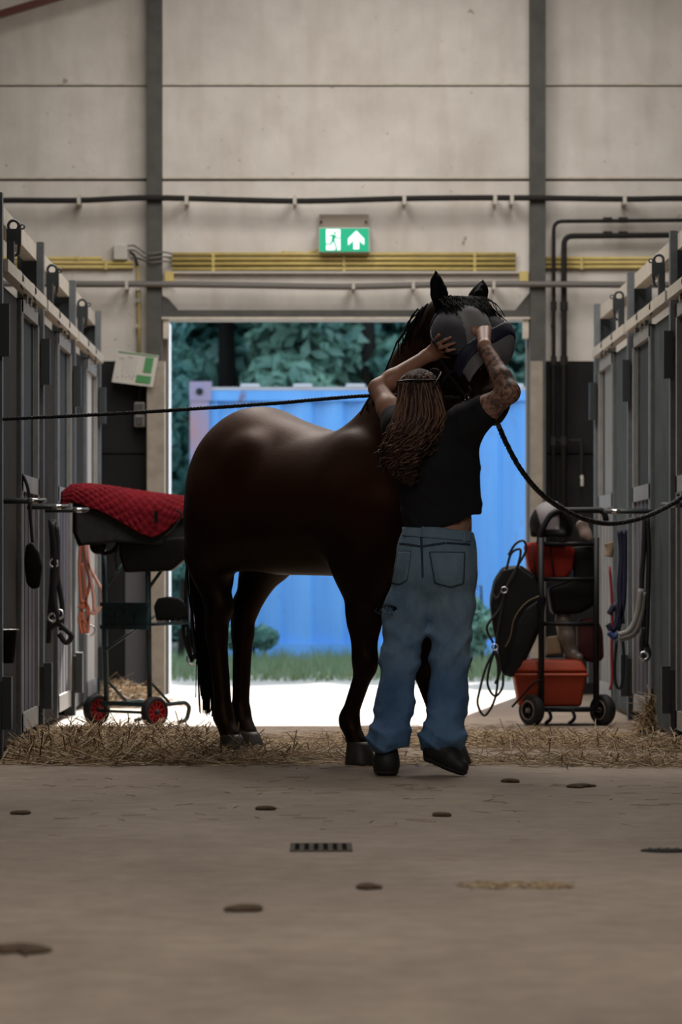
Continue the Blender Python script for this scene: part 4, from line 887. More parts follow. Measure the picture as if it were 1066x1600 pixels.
from mathutils.bvhtree import BVHTree
bv_v, bv_f = [], []
for me_ in [body_me]+[c_.data for c_ in mask.children]:
    n_ = len(bv_v); bv_v += [HM @ v.co for v in me_.vertices]; bv_f += [tuple(i+n_ for i in p.vertices) for p in me_.polygons]
HBV = BVHTree.FromPolygons(bv_v, bv_f)
def surf(px, py):                                         # distance of the horse's surface behind a pixel
    o = Vector((0, 0, CH)); d = Vector(P(px, py, 10.))-o; h = HBV.ray_cast(o, d.normalized()); return h[0].y if h[0] else None

# ---- halter and lead ropes
hal = thing('halter', 'black halter on the horse under the fly mask', 'halter', tuple(HO), -TH); WM.pop(hal)
fm = Field(P0-.35, P0+.62, .007); head(fm); g_ = fm.coords(); S_, T_, W_ = hc(g_); base = fm.F.copy(); hs = np.maximum(base-.009, -(base+.004))
fm.F = np.maximum(hs, np.abs(S_-.42+.12*T_)-.012); 
m_rope = M('black and pale flecked rope', (.012, .012, .013), .7)
nt, N, L, b = nodes_of(m_rope); tc = N.new('ShaderNodeTexCoord'); wv_ = N.new('ShaderNodeTexWave'); wv_.wave_type = 'BANDS'; wv_.bands_direction = 'DIAGONAL'; wv_.inputs['Scale'].default_value = 14; wv_.inputs['Distortion'].default_value = 1
L.new(tc.outputs['Object'], wv_.inputs['Vector']); r = N.new('ShaderNodeValToRGB'); r.color_ramp.elements[0].position = .86; r.color_ramp.elements[0].color = (.011, .011, .012, 1); r.color_ramp.elements[1].position = .93; r.color_ramp.elements[1].color = (.14, .13, .11, 1)
L.new(wv_.outputs[0], r.inputs[0]); L.new(r.outputs[0], b.inputs['Base Color'])
link('nose_strap', fm.poly('nose_strap'), m_rope, hal, False)
fm.F = np.maximum(hs, np.maximum(np.abs(T_+.055+.12*(S_-.05))-.012, np.maximum(.02-S_, S_-.42))); link('cheek_strap', fm.poly('cheek_strap'), m_nb, hal, False)
fm.F = np.maximum(hs, np.maximum(np.abs(S_-.25-.6*(T_+.1))-.011, T_+.04)); link('throat_strap', fm.poly('throat_strap'), m_nb, hal, False)
bk = H(.02, -.09, -.105); B().tube([bk+HA*(.028*math.cos(a))*1.+HN*(.016*math.sin(a)) for a in np.linspace(0, 6.283, 14)], .004, 6, False).build('buckle', m_chrome, hal, True, False)
bk = H(.42, -.085, -.06); B().tube([bk+HA*(.02*math.cos(a))+HN*(.02*math.sin(a)) for a in np.linspace(0, 6.283, 14)], .004, 6, False).build('side_ring', m_chrome, hal, True, False)
def rope(name, label, pts, r, mat, strand=True):
    t = thing(name, label, 'rope', tuple(pts[0])); p = np.array(spline(pts, 14)); n = len(p)
    q = np.cumsum(np.r_[0, np.linalg.norm(np.diff(p, axis=0), axis=1)]); m_ = max(40, int(q[-1]/.012)); uu = np.linspace(0, q[-1], m_); p = np.stack([np.interp(uu, q, p[:, i]) for i in range(3)], 1)
    T = np.gradient(p, axis=0); T /= np.linalg.norm(T, axis=1)[:, None]; a_ = np.cross(T, (0, 1, 0)); a_ /= np.linalg.norm(a_, axis=1)[:, None]; b_ = np.cross(T, a_)
    for k in range(3):
        ph = uu/.05*2*math.pi+k*2.094; B().tube(p+(a_*np.cos(ph)[:, None]+b_*np.sin(ph)[:, None])*r*.5, r*.62, 5).build('strand', mat[k % len(mat)], t, True)
    return t
m_rb2 = M('black rope strand', (.010, .010, .011), .7); m_rw2 = M('flecked rope strand', (.10, .095, .085), .7, c2=(.012, .012, .012), scale=60, ramp=(.5, .56))
hp = hw(H(.41, -.09, -.085))
lead = rope('lead_rope', 'taut black rope from the horse to the left stall post', [hp, P(585, 618, 15.98), P(430, 630, 16.25), P(300, 639, 16.45), P(150, 648, 16.65), P(0, 655, 16.84), np.array([-1.40, 16.84, P(-4, 655.5, 16.84)[2]])], .0085, (m_rb2,))
m_snap = M('dull snap metal', (.25, .24, .22), .35, metal=.8)
rp = [P(762, 632, 15.72), P(775, 655, 15.74), P(790, 690, 15.8), P(815, 735, 15.95), P(850, 775, 16.25), P(900, 806, 16.7), P(950, 818, 17.1), P(1000, 810, 17.5), P(1040, 793, 17.85), P(1066, 776, 18.05), np.array([1.70, 18.1, P(1068, 772, 18.1)[2]])]
lead2 = rope('lead_rope', 'slack flecked black rope sagging from the horse to the right stalls', rp, .0115, (m_rb2, m_rb2, m_rw2))
B().tube(spline([P(773, 650, 15.73), P(777, 660, 15.74), P(781, 668, 15.75)], 4), [.012]*4+[.010]*5, 8).build('snap_hook', m_snap, lead2, True)
B().tube(spline([hw(H(.45, -.1, -.02)), P(752, 625, 15.70), P(762, 634, 15.72)], 5), .007, 6).build('chin_loop', m_rb2, lead2, True)
# ================ PERSON
m_skin = M('tanned skin', (.50, .26, .175), .5, c2=(.44, .22, .15), scale=12)
nt, N, L, b = nodes_of(m_skin)                            # ink on the right arm
tc = N.new('ShaderNodeTexCoord'); sp = N.new('ShaderNodeSeparateXYZ'); L.new(tc.outputs['Object'], sp.inputs[0])
n = N.new('ShaderNodeTexNoise'); n.inputs['Scale'].default_value = 26; n.inputs['Detail'].default_value = 3; n.inputs['Distortion'].default_value = 1.6; L.new(tc.outputs['Object'], n.inputs['Vector'])
r = N.new('ShaderNodeValToRGB'); r.color_ramp.elements[0].position = .44; r.color_ramp.elements[0].color = (.82, .82, .82, 1); r.color_ramp.elements[1].position = .56; r.color_ramp.elements[1].color = (.12, .12, .12, 1); L.new(n.outputs[0], r.inputs[0])
x1_ = N.new('ShaderNodeMapRange'); x1_.inputs[1].default_value = .585; x1_.inputs[2].default_value = .61; L.new(sp.outputs['X'], x1_.inputs[0])
z1_ = N.new('ShaderNodeMapRange'); z1_.inputs[1].default_value = 1.745; z1_.inputs[2].default_value = 1.73; L.new(sp.outputs['Z'], z1_.inputs[0])
mu = N.new('ShaderNodeMath'); mu.operation = 'MULTIPLY'; L.new(x1_.outputs[0], mu.inputs[0]); L.new(z1_.outputs[0], mu.inputs[1])
mu2 = N.new('ShaderNodeMath'); mu2.operation = 'MULTIPLY'; L.new(mu.outputs[0], mu2.inputs[0]); L.new(r.outputs[0], mu2.inputs[1])
mx = N.new('ShaderNodeMixRGB'); old = b.inputs['Base Color'].links[0].from_socket; L.new(mu2.outputs[0], mx.inputs[0]); L.new(old, mx.inputs[1]); mx.inputs[2].default_value = (.045, .042, .045, 1); L.new(mx.outputs[0], b.inputs['Base Color'])

per = thing('person', 'person in a black T-shirt and ripped jeans reaching up to the horse\'s head', 'person', (.38, 15.55, 0))
HC = P(662, 622, 15.58)                                   # head
hy = math.radians(28)                                     # face turned to the right of straight away
hf = np.array([math.sin(hy), math.cos(hy), 0]); hs_ = np.array([math.cos(hy), -math.sin(hy), 0])
tilt = math.radians(22); hu = Z*math.cos(tilt)-hf*math.sin(tilt); hff = hf*math.cos(tilt)+Z*math.sin(tilt)
def Q(a, b_, c): return HC+hs_*a+hff*b_+hu*c              # right, face, up
HQ = [hs_, hff, hu]
f = Field((.16, 15.22, .03), (.90, 16.0, 1.83), .005)
f.ell(Q(0, -.01, .025), (.074, .094, .088), .03, HQ); f.ell(Q(0, .035, -.045), (.056, .062, .078), .04, HQ)
f.cone(Q(0, .095, .0), Q(0, .112, -.028), .009, .014, .015); f.ell(Q(0, .085, -.062), (.026, .014, .012), .012, HQ); f.ell(Q(0, .082, -.105), (.022, .02, .018), .02, HQ)
for s in (-1, 1):
    f.ell(Q(s*.074, -.005, -.012), (.008, .018, .032), .008, HQ); f.ell(Q(s*.03, .083, .012), (.014, .01, .009), .008, HQ)
nk = P(668, 668, 15.56)
f.chain([Q(0, -.03, -.04), nk], [.052, .056], .04)
cst, wst, pel = P(676, 725, 15.575), P(686, 812, 15.585), P(684, 872, 15.575)
SX = ((0, 1, 0), .68)
f.chain([nk+Z*-.03, cst, wst, pel], [.075, .135, .115, .145], .06, SX)
shL, shR = P(626, 670, 15.56), P(727, 664, 15.55)
elL, elR = P(591, 607, 15.78), P(796, 613, 15.43)
wrL, wrR = P(665, 557, 15.86), P(757, 541, 15.60)
for sh in (shL, shR): f.cone(nk+np.array([0, 0, -.04]), sh, .055, .06, .05)
f.chain([shL, shL*.5+elL*.5, elL], [.054, .047, .038], .03); f.chain([elL, elL*.7+wrL*.3, wrL], [.038, .038, .025], .02)
f.chain([shR, shR*.5+elR*.5, elR], [.056, .051, .042], .03); f.chain([elR, elR*.7+wrR*.3, wrR], [.042, .042, .026], .02)
# left hand: flat on the cheek, fingers spread to the right
def on(px, py, off): return P(px, py, surf(px, py)-off)
pl = P(679, 550, 15.865)
f.cone(wrL, pl, .024, .030, .02, ((.5, 1, 0), .6)); f.cone(pl, P(686, 547, 15.84), .032, .03, .02, ((.5, 1, 0), .6))
for kn, mid, tip, rr in (((685, 538), (695, 532), (705, 527), .0085), ((688, 543.5), (700, 539.5), (711, 536), .0088), ((688, 550), (700, 548), (711, 546), .0085), ((685, 556), (695, 557), (704, 558.5), .0078)):
    f.chain([P(*kn, min(15.85, surf(*kn)-.02)), on(*mid, .014), on(*tip, .012)], [rr+.001, rr*.92, rr*.78], .003)
f.chain([P(674, 546, 15.85), P(679, 535, 15.82), on(686, 524, .014)], [.014, .011, .0085], .012)
# right hand: fist closed on the edge of the mask
kd = surf(755, 511)-.03; kc = P(756, 517, kd+.005)
f.cone(wrR, kc, .025, .034, .02, ((.3, 1, 0), .6))
for i, (kx, ky) in enumerate(((745, 511), (751.5, 508), (758, 509), (764.5, 514))):
    a = P(kx, ky, kd-.004*(i in (1, 2))); m1 = a+np.array([-.006, .008, .024]); m2 = m1+np.array([-.002, .026, .002]); tp = m2+np.array([.002, .012, -.016])
    f.chain([P(kx+1.5, ky+8, kd+.004), a, m1, m2, tp], [.0105, .0098, .009, .0085, .008], .003)
f.chain([P(748, 527, kd-.005), P(742, 519, kd-.008), P(740, 508, kd+.012)], [.013, .011, .009], .01)
# legs inside the jeans, feet inside the shoes
for pts in (((658, 900), (629, 1030), (608, 1170)), ((707, 900), (704, 1030), (688, 1168))):
    f.chain([P(*pts[0], 15.575), P(*pts[1], 15.56), P(*pts[2], 15.53)], [.072, .046, .032], .04)
link('body', f.poly('body', 2), m_skin, per)

# T-shirt
f = Field((.20, 15.30, .95), (.72, 15.92, 1.56), .006)
f.chain([nk+Z*-.055, P(676, 725, 15.575), P(686, 790, 15.585), P(688, 818, 15.585)], [.085, .150, .133, .139], .06, ((0, 1, 0), .72))
for sh in (shL, shR): f.cone(nk+np.array([0, 0, -.055]), sh, .062, .072, .05)
f.cone(shL, shL*.76+elL*.24, .066, .060, .04); f.cone(shR, shR*.60+elR*.40+np.array([.0, 0, .0]), .074, .069, .05)
f.cone(P(733, 690, 15.57), P(737, 800, 15.57), .03, .03, .06)
g_ = f.coords(); hem = (CH-(825-CY)/386)+.055*np.clip((g_[0]-.50)/.13, 0, 1)**1.2
f.F = np.maximum(f.F, hem-g_[2]); f.F = f.F-.007*(1-np.abs(np.sin(g_[0]*17+g_[2]*13+np.sin(g_[2]*11))))**3
f.F = np.maximum(f.F, -(np.sqrt((g_[0]-nk[0])**2+(g_[1]-nk[1]-.0)**2+(g_[2]-nk[2]-.03)**2)-.065))
link('t_shirt', f.poly('t_shirt', 2), M('black cotton', (.006, .006, .009), .85), per)

# jeans
m_den = M('blue denim', (.21, .33, .48), .85, c2=(.08, .155, .27), scale=4.5, detail=8, bump=1., bscale=11, stretch=(1, 1, .55))
nt, N, L, b = nodes_of(m_den)                             # denim fade: washed out seat and thighs, deeper blue shins
tc = N.new('ShaderNodeTexCoord'); sp = N.new('ShaderNodeSeparateXYZ'); L.new(tc.outputs['Object'], sp.inputs[0]); n = N.new('ShaderNodeTexNoise'); n.inputs['Scale'].default_value = 7; L.new(tc.outputs['Object'], n.inputs['Vector'])
ma = N.new('ShaderNodeMath'); ma.operation = 'MULTIPLY_ADD'; ma.inputs[1].default_value = .5; L.new(n.outputs[0], ma.inputs[0]); L.new(sp.outputs['Z'], ma.inputs[2])
r = N.new('ShaderNodeValToRGB'); r.color_ramp.elements[0].position = .62; r.color_ramp.elements[0].color = (.62, .76, .93, 1); r.color_ramp.elements[1].position = 1.0; r.color_ramp.elements[1].color = (1.25, 1.15, .98, 1); L.new(ma.outputs[0], r.inputs[0])
mx = N.new('ShaderNodeMixRGB'); mx.blend_type = 'MULTIPLY'; mx.inputs[0].default_value = 1; old = b.inputs['Base Color'].links[0].from_socket; L.new(old, mx.inputs[1]); L.new(r.outputs[0], mx.inputs[2]); L.new(mx.outputs[0], b.inputs['Base Color'])
m_denl = M('faded denim', (.16, .24, .31), .85, c2=(.10, .17, .24), scale=9); m_st = M('denim seam', (.035, .06, .095), .85)
LGL = [P(652, 895, 15.575), P(636, 950, 15.57), P(625, 1030, 15.55), P(617, 1100, 15.51), P(609, 1145, 15.47)]; RL = [.086, .086, .073, .068, .074]
LGR = [P(707, 895, 15.575), P(706, 950, 15.57), P(704, 1030, 15.55), P(700, 1100, 15.52), P(693, 1145, 15.47)]; RR = [.086, .086, .074, .074, .080]
def jeans(f):
    f.chain([P(687, 826, 15.585), P(683, 862, 15.58), P(681, 893, 15.575)], [.128, .150, .155], .05, ((0, 1, 0), .74))
    for x in (659, 707): f.ell(P(x, 893, 15.52), (.078, .075, .085), .06)
    f.chain(LGL, RL, .03); f.chain(LGR, RR, .03)
    f.ell(P(607, 1156, 15.455), (.078, .095, .055), .05); f.ell(P(691, 1156, 15.45), (.084, .09, .05), .05)
    g_ = f.coords(); f.F = np.maximum(f.F, (g_[2]-(CH-(823-CY)/386)+.06*np.clip((g_[0]-.48)/.13, 0, 1)*.35))
    low = np.clip((.40-g_[2])/.3, 0, 1); kn = np.exp(-((g_[2]-.50)/.12)**2)
    cr_ = lambda ph: (.5+.5*np.cos(2*ph))**2.5            # thin ridged creases
    f.F = f.F-low*.012*cr_(g_[2]*42+g_[0]*16+1.2*np.sin(g_[0]*25+g_[2]*9))-kn*.010*cr_(g_[2]*30-g_[0]*26+np.sin(g_[0]*17))-.011*cr_(g_[0]*22+g_[2]*19+1.3*np.sin(g_[2]*13))*np.clip((.85-g_[2])*6, 0, 1)*np.clip((g_[2]-.45)*8, 0, 1)-.007*cr_(g_[0]*18-g_[2]*14)*np.clip((.45-g_[2])*6, 0, 1)
    f.F = np.maximum(f.F, .095+.02*np.sin(g_[0]*22)-g_[2]); return f
f = jeans(Field((.17, 15.3, .05), (.68, 15.82, 1.03), .006))
# rip on the left thigh
rp_ = P(609, 951, 15.53); f.ell(rp_, (.045, .05, .012), .006, cut=True)
jn = link('jeans', f.poly('jeans', 2), m_den, per)
f0 = jeans(Field((.30, 15.3, .70), (.66, 15.62, 1.03), .004)); g_ = f0.coords(); base = f0.F.copy()
def patch(name, poly, off, mat, d=15.45):
    pts = [P(x, y, d)[[0, 2]] for x, y in poly]; m_ = np.full((f0.n[0], 1, f0.n[2]), -9., np.float32)
    X, Zz = g_[0][:, :, 0], g_[2][0]
    ar = sum(a[0]*b_[1]-b_[0]*a[1] for a, b_ in zip(pts, pts[1:]+pts[:1]))
    for a, b_ in zip(pts, pts[1:]+pts[:1]):
        e = b_-a; nn = np.array([e[1], -e[0]])/np.linalg.norm(e)*(1 if ar > 0 else -1); m_[:, 0, :] = np.maximum(m_[:, 0, :], (X-a[0])*nn[0]+(Zz-a[1])*nn[1])
    f0.F = np.maximum(np.maximum(np.maximum(base-off, -(base+.008)), m_), g_[1]-15.58); return link(name, f0.poly(name, 1), mat, jn)
jz = lambda L: [(540+x/3.554, 780+y/3.554) for x, y in L]
for po in ([(292, 285), (368, 285), (345, 450), (300, 478), (258, 468)], [(462, 290), (668, 292), (660, 470), (585, 492), (492, 468)]):
    pk = patch('back_pocket_edge', jz(po), .005, m_st)
    c_ = np.mean(po, axis=0); patch('back_pocket', jz([tuple(c_+(np.array(p)-c_)*np.array([.93, .95])) for p in po]), .009, m_den)
patch('waistband', jz([(318, 152), (700, 175), (700, 235), (318, 202)]), .007, m_den)
patch('yoke_seam', jz([(300, 236), (420, 256), (420, 268), (298, 249)]), .006, m_st); patch('yoke_seam', jz([(420, 256), (560, 236), (560, 248), (420, 268)]), .006, m_st); patch('yoke_seam', jz([(560, 236), (700, 244), (700, 256), (560, 248)]), .006, m_st)
patch('centre_seam', jz([(415, 200), (429, 200), (434, 440), (422, 440)]), .006, m_st)
for po in ([(425, 150), (442, 150), (436, 212), (418, 212)], [(658, 178), (674, 180), (670, 246), (654, 244)]): patch('belt_loop', jz(po), .011, m_den)
patch('worn_rip', jz([(572, 308), (630, 312), (640, 330), (600, 328)]), .0075, m_denl); patch('worn_rip', jz([(498, 398), (528, 412), (520, 420)]), .0075, m_denl)
q = B()
g = np.random.default_rng(11)
for c_, n_, sx_ in ((P(604, 950, 15.50), 26, .02), (P(731, 1035, 15.50), 14, .006), (P(738, 910, 15.53), 8, .004)):
    for i in range(n_):
        p = c_+np.array([g.normal(0, sx_), g.normal(0, .02), g.normal(0, .004 if sx_ > .01 else .02)]); q.tube([p, p+np.array([g.normal(0, .008), g.normal(0, .006), -.008-.012*g.random()]), p+np.array([g.normal(.004, .012), 0, -.018-.02*g.random()])], .0011, 3, False)
q.build('frayed_threads', m_denl, jn)
# shoes
m_shoe = M('black scuffed boot leather', (.018, .017, .017), .6, c2=(.012, .011, .011), scale=20); m_sole = M('dark rubber sole', (.022, .021, .02), .8)
def shoe(heel, toe, lift, label):
    h_ = np.array(heel); t_ = np.array(toe); d = t_-h_; d[2] = 0; d /= np.linalg.norm(d); s_ = np.array([-d[1], d[0], 0]); up = Z
    k = lambda u, v, z: h_+(t_-h_)*u+s_*v+np.array([0, 0, z])+Z*0
    f = Field(np.minimum(h_, t_)-.13, np.maximum(h_, t_)+np.array([.13, .13, .22]), .005)
    f.ell(k(.10, 0, .045), (.046, .045, .055), .02); f.cone(k(.14, 0, .06), k(.2, 0, .11), .042, .040, .03); f.cone(k(.1, 0, .04), k(.6, 0, .042), .037, .042, .03); f.cone(k(.6, 0, .038), k(.92, 0, .032), .042, .032, .03); f.cone(k(.2, 0, .09), k(.62, 0, .05), .036, .03, .03)
    g_ = f.coords(); fl = h_[2]+(t_[2]-h_[2])*np.clip(((g_[0]-h_[0])*d[0]+(g_[1]-h_[1])*d[1])/np.linalg.norm((t_-h_)[:2]), 0, 1.1)
    raw = f.F.copy(); f.F = np.maximum(raw, fl+.014-g_[2]); o = link('shoe', f.poly('shoe'), m_shoe, per, label=label)
    f.F = np.maximum(raw-.004, np.maximum(fl-g_[2], g_[2]-(fl+.02))); link('sole', f.poly('sole'), m_sole, o)
shoe((P(606, 1214, 15.36)[0], 15.40, .001), (P(600, 1214, 15.36)[0], 15.66, .001), 0, 'black shoe seen from the heel')
shoe((P(676, 1190, 15.42)[0], 15.44, .055), (P(716, 1214, 15.40)[0]+.02, 15.36, .001), 0, 'black shoe with lifted heel')

# hair
m_hair = M('auburn brown hair', (.065, .026, .016), .5, c2=(.028, .011, .007), scale=30, stretch=(1, 1, .15))
m_hair2 = M('light auburn hair strand', (.27, .145, .095), .4)
HCH = [Q(0, -.035, .035), P(655, 650, 15.50), P(645, 682, 15.475), P(636, 712, 15.465), P(634, 735, 15.465), P(645, 755, 15.465)]
HRA = [.080, .088, .082, .068, .050, .012]
f = Field((.20, 15.22, 1.10), (.62, 15.76, 1.68), .0065)
f.ell(Q(0, -.022, .036), (.080, .090, .088), .03, HQ); f.chain(HCH, [r*.86 for r in HRA], .04, ((0, 1, 0), .8))
g_ = f.coords(); q_ = [g_[i]-HC[i] for i in range(3)]; fa = q_[0]*hff[0]+q_[1]*hff[1]+q_[2]*hff[2]; f.F = np.maximum(f.F, fa-.045)
f.F = f.F+.004*np.sin(g_[0]*140+6*np.sin(g_[2]*40))*np.clip((1.62-g_[2])*10, 0, 1)
hair = link('hair', f.poly('hair', 1), m_hair, per)
g = np.random.default_rng(21)
HX = np.array(spline(HCH, 8)); HT = np.linspace(0, 1, len(HX)); HRS = np.interp(HT, np.linspace(0, 1, len(HRA)), HRA)
def strand(n, mat, rad, out=1.0):
    q = B()
    for i in range(n):
        ph = g.uniform(-1.75, 1.75); t1 = g.uniform(.55, 1.05)*(1 if abs(ph) < 1 else .8)
        if ph > .6: t1 = min(t1, .35+.25*g.random())
        m_ = 30; t_ = np.linspace(0, t1, m_).clip(0, 1); c = np.stack([np.interp(t_, HT, HX[:, k]) for k in range(3)], 1); R_ = np.interp(t_, HT, HRS)*g.uniform(.92, 1.12)*out
        a0, b0 = np.clip(g.normal(0, .028), -.06, .06), np.clip(g.normal(0, .03), -.06, .06); cr0 = Q(a0, -.022+b0, .036+.091*math.sqrt(max(.05, 1-(a0/.08)**2-(b0/.09)**2))); w0 = np.clip(t_/.16, 0, 1)[:, None]; w0 = np.sin(w0*math.pi/2)
        c[:, 0] += R_*math.sin(ph); c[:, 1] -= .85*R_*math.cos(ph)*np.where(math.cos(ph) < 0, .6, 1)
        c = cr0*(1-w0)+c*w0+np.array([0, 0, .05])*(4*w0*(1-w0))*.42
        fl = np.clip((t_-.15)*2.5, 0, 1); fr = g.uniform(24, 46); p0 = g.uniform(0, 6.28); am = .016*fl*g.uniform(.4, 1.6)
        c[:, 0] += am*np.sin(fr*t_+p0)+g.normal(0, .008)*fl; c[:, 1] += am*np.cos(fr*t_+p0); c[:, 2] += .25*am*np.sin(2*fr*t_)
        c[:, 0] -= np.clip(-math.sin(ph), 0, 1)*.02*fl
        q.tube(c, np.linspace(rad, rad*.55, m_), 3, False)
    return q
strand(620, m_hair, .0030).build('hair_strands', m_hair, hair, True); strand(140, m_hair2, .0026, 1.08).build('hair_strands', m_hair2, hair, True)
# sunglasses pushed up on the hair
m_gl = M('dark glasses frame', (.012, .009, .009), .4, spec=.25)
t = thing('sunglasses', 'dark sunglasses pushed up on the person\'s hair', 'sunglasses', tuple(Q(0, .03, .13)))
for s in (-1, 1):
    B().tube(spline([Q(s*.06, .075, .085), Q(s*.08, .03, .09), Q(s*.086, -.03, .078), Q(s*.084, -.06, .06)], 5), .0035, 6).build('temple', m_gl, t, True)
    B().tube([Q(s*.034+.026*math.cos(a), .058+.012*math.sin(a), .085+.014*math.sin(a)) for a in np.linspace(0, 6.283, 16)], .004, 6, False).build('lens_rim', m_gl, t, True)
    B().add([Q(s*.034+.025*math.cos(a), .058+.012*math.sin(a), .085+.013*math.sin(a)) for a in np.linspace(0, 6.283, 16, endpoint=False)], [tuple(range(16))]).build('lens', m_gl, t)
B().tube(spline([Q(-.086, -.03, .078), Q(-.06, -.08, .10), Q(.0, -.095, .110), Q(.05, -.085, .106), Q(.084, -.03, .085)], 6), .004, 6).build('cord', m_gl, t, True)

# ================================================================ FLOOR LITTER
m_straws = [M('straw %d' % i, c, .7) for i, c in enumerate(((.34, .22, .105), (.19, .115, .055), (.55, .42, .25)))]
def blades(n, fx, seed, ln=(.08, .26), wd=.0022, up=.3):
    g = np.random.default_rng(seed); P_ = fx(g, n); a = g.uniform(0, 6.28, n); L_ = g.uniform(*ln, n); e = g.normal(0, up, n)
    d = np.stack([np.cos(a)*np.cos(e), np.sin(a)*np.cos(e), np.sin(e)], 1); s_ = np.stack([-np.sin(a), np.cos(a), 0*a], 1)*wd; u_ = np.array([0, 0, wd*1.2])
    bend = (np.stack([0*a, 0*a, g.uniform(0, .08, n)], 1)*min(1, up*3)+s_/wd*g.normal(0, .05, (n, 1)))*L_[:, None]
    A = P_-d*L_[:, None]/2; Bm = P_+bend; Cc = P_+d*L_[:, None]/2
    rows = [A-s_, A+s_, A+u_, Bm-s_, Bm+s_, Bm+u_, Cc-s_, Cc+s_, Cc+u_]; V = np.stack(rows, 1).reshape(-1, 3); V[:, 2] = np.maximum(V[:, 2], .0012); V[:, 0] = np.clip(V[:, 0], -1.345, 1.685)
    F = []
    for i in range(0, 6, 3):
        for k in range(3): F.append([i+k, i+(k+1) % 3, i+3+(k+1) % 3, i+3+k])
    return V, (np.arange(n)[:, None, None]*9+np.array(F)[None]).reshape(-1, 4)
def gz(px, py): d = FP*CH/(py-CY); return (px-CX)*d/FP, d
def blob(cs):                                             # (px, py, sx, sy, height)
    def fx(g, n):
        i = g.integers(0, len(cs), n); c = np.array([[*gz(a, b_), sx, sy, h] for a, b_, sx, sy, h in cs])[i]; u = g.normal(size=(n, 2)).clip(-3, 3)
        z = c[:, 4]*np.exp(-(u**2).sum(1)*.5)*g.random(n)**.7
        x = np.clip(c[:, 0]+u[:, 0]*c[:, 2], -1.34, 1.68)
        return np.stack([x, c[:, 1]+u[:, 1]*c[:, 3], z], 1)
    return fx
def straw(name, label, cs, n, seed, **k):
    t = thing(name, label, 'straw', (*gz(cs[0][0], cs[0][1]), 0), kind='stuff')
    for i, m_ in enumerate(m_straws):
        V, F = blades(n*(4, 4, 2)[i]//10, blob(cs), seed+i, **k); link('straw_blades', mesh('straw_blades', V, F), m_, t, kind='stuff')
straw('straw_pile', 'heap of loose straw along the left stalls in front of the trolley', [(90, 1168, .14, .22, .07), (165, 1166, .16, .25, .085), (245, 1166, .16, .25, .08), (310, 1172, .12, .2, .05), (60, 1187, .14, .14, .04), (200, 1192, .28, .12, .02), (380, 1184, .25, .18, .015), (130, 1180, .2, .2, .05)], 5200, 31, wd=.0027, ln=(.1, .34), up=.35)
straw('straw_pile', 'flat heap of straw along the right stalls beside the person', [(860, 1163, .2, .3, .03), (960, 1165, .2, .3, .045), (1030, 1172, .14, .25, .06), (1000, 1195, .22, .14, .015), (880, 1190, .25, .16, .008), (790, 1160, .15, .4, .02)], 2600, 41)
straw('straw_pile', 'small straw clump in the sun behind the left trolley wheels', [(200, 1103, .12, .2, .12), (180, 1098, .1, .2, .15)], 900, 51)
straw('straw_pile', 'tuft of straw standing against the right stall door', [(1022, 1150, .04, .05, .22)], 260, 53, up=1.0)
straw('straw_scatter', 'thin scatter of straw across the aisle under the horse', [(450, 1165, .5, .5, .01), (620, 1160, .5, .5, .01), (760, 1150, .5, .6, .012), (500, 1190, .5, .2, .005), (700, 1190, .6, .2, .005)], 4200, 61, ln=(.03, .16), up=.06)
straw('straw_scatter', 'few short straws on the bare floor in the foreground', [(300, 1225, .6, .5, .0), (620, 1235, .6, .6, .0), (850, 1240, .5, .6, .0), (500, 1280, .7, .7, .0)], 150, 71, ln=(.02, .12), up=.01)
straw('straw_scatter', 'smear of crushed straw on the right of the foreground floor', [(770, 1384, .04, .05, .003), (850, 1384, .035, .05, .004)], 420, 75, ln=(.01, .05), up=.05)
# mound cores
m_mound = M('matted straw', (.11, .068, .035), .9, c2=(.05, .032, .018), scale=40, bump=.8, bscale=60)
def mound(label, cs):
    xs = [gz(a, b_)[0] for a, b_, *_ in cs]; f = Field((min(xs)-.35, 15.6, -.06), (max(xs)+.35, 19.6, .2), .02)
    for a, b_, sx, sy, h in cs: x, d = gz(a, b_); f.ell((x, d, -.02), (sx*1.3, sy*1.6, h*.75+.02), .03)
    g_ = f.coords(); f.F = np.maximum(f.F+.012*np.sin(g_[0]*47+3*np.sin(g_[1]*21))*np.sin(g_[1]*39), np.maximum(-1.36-g_[0], g_[0]-1.70)); f.F = np.maximum(f.F, -g_[2]-.01)
    tag(link('straw_mound', f.poly('straw_mound', 1), m_mound), label, 'straw', kind='stuff')
mound('matted brown core of the left straw heap', [(90, 1168, .13, .2, .05), (165, 1166, .15, .22, .065), (245, 1166, .15, .22, .06), (310, 1172, .1, .16, .03)])
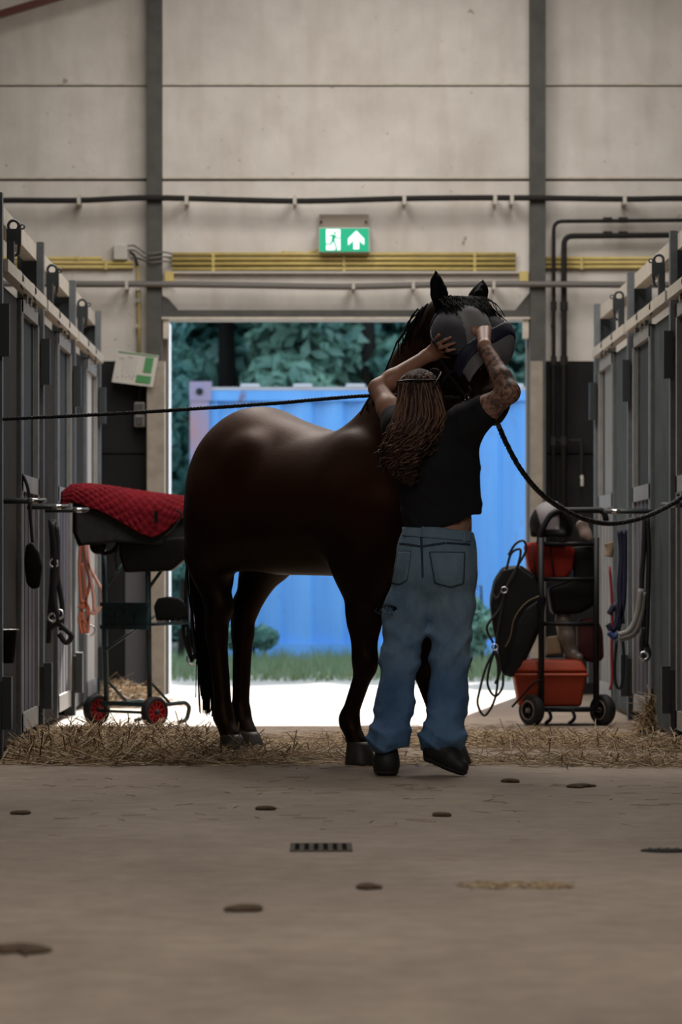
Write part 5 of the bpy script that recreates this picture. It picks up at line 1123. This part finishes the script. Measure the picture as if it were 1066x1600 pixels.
# dung crumbs, drain, patch
m_dung = M('dry brown dung', (.12, .08, .048), .95, c2=(.06, .04, .025), scale=60, spec=.1)
DL = {(907, 1229): 'largest dark dung crumb right of the shoes', (797, 1222): 'small dung crumb just right of the person\'s shoes', (415, 1265): 'flat brown crumb left of the drain', (382, 1422): 'brown dung crumb in the left foreground', (30, 1486): 'long brown dung smear at the left edge of the foreground', (32, 1272): 'small crumb near the left picture edge', (688, 1275): 'tiny dark crumb below the person', (575, 1388): 'brown crumb below the drain'}
for (px, py), lb in DL.items():
    x, y = gz(px, py); s = {907: .034, 30: .045, 382: .028}.get(px, .02)
    f = Field((x-.15, y-.15, -.02), (x+.15, y+.15, .06), .006); g = np.random.default_rng(px)
    for i in range(7): f.ell((x+(i-3)*s*.42+g.normal(0, s*.1), y+g.normal(0, s*1.0), 0), (s*g.uniform(.25, .6), s*g.uniform(.9, 1.8), s*.22*g.uniform(.3, 1)), .02)
    g_ = f.coords(); f.F = np.maximum(f.F, .0-g_[2]); tag(link('dung', f.poly('dung', 1), m_dung), lb, 'dung', 'dung crumbs on the floor')
x, y = gz(502, 1325)
t = thing('floor_drain', 'rectangular slotted drain in the concrete floor', 'drain', (x, y, 0))
B().box((x-.092, y-.16, .0005), (x+.092, y+.16, .004)).build('drain_plate', M('dark drain metal', (.13, .11, .095), .9, c2=(.07, .06, .05), scale=30, spec=.1), t)
for i in range(6): B().box((x-.078+.028*i, y-.13, .003), (x-.064+.028*i, y+.13, .0045)).build('slot', M('black drain slot', (.02, .017, .015), 1., spec=.0), t)
x, y = gz(1040, 1330); t = thing('floor_drain', 'dark wet drain at the right edge of the foreground', 'drain', (x, y, 0))
B().lathe([(.075, 0.0005), (.07, .004)], (x, y, 0), n=24).build('drain_cover', M('dark wet iron', (.02, .018, .016), .9, spec=.1), t)
for i in range(4): B().box((x-.045+.026*i, y-.05, .004), (x-.035+.026*i, y+.05, .007)).build('slot', m_lea2, t)
x, y = gz(1010, 1165); t = thing('rubber_wedge', 'small dark wedge standing in the straw on the right', 'wedge', (x, y, 0))
B().prism([(x-.035, y, .0), (x+.035, y, .0), (x-.005, y, .065), (x-.03, y, .075)], (0, .05, 0)).build('wedge', m_blk, t)
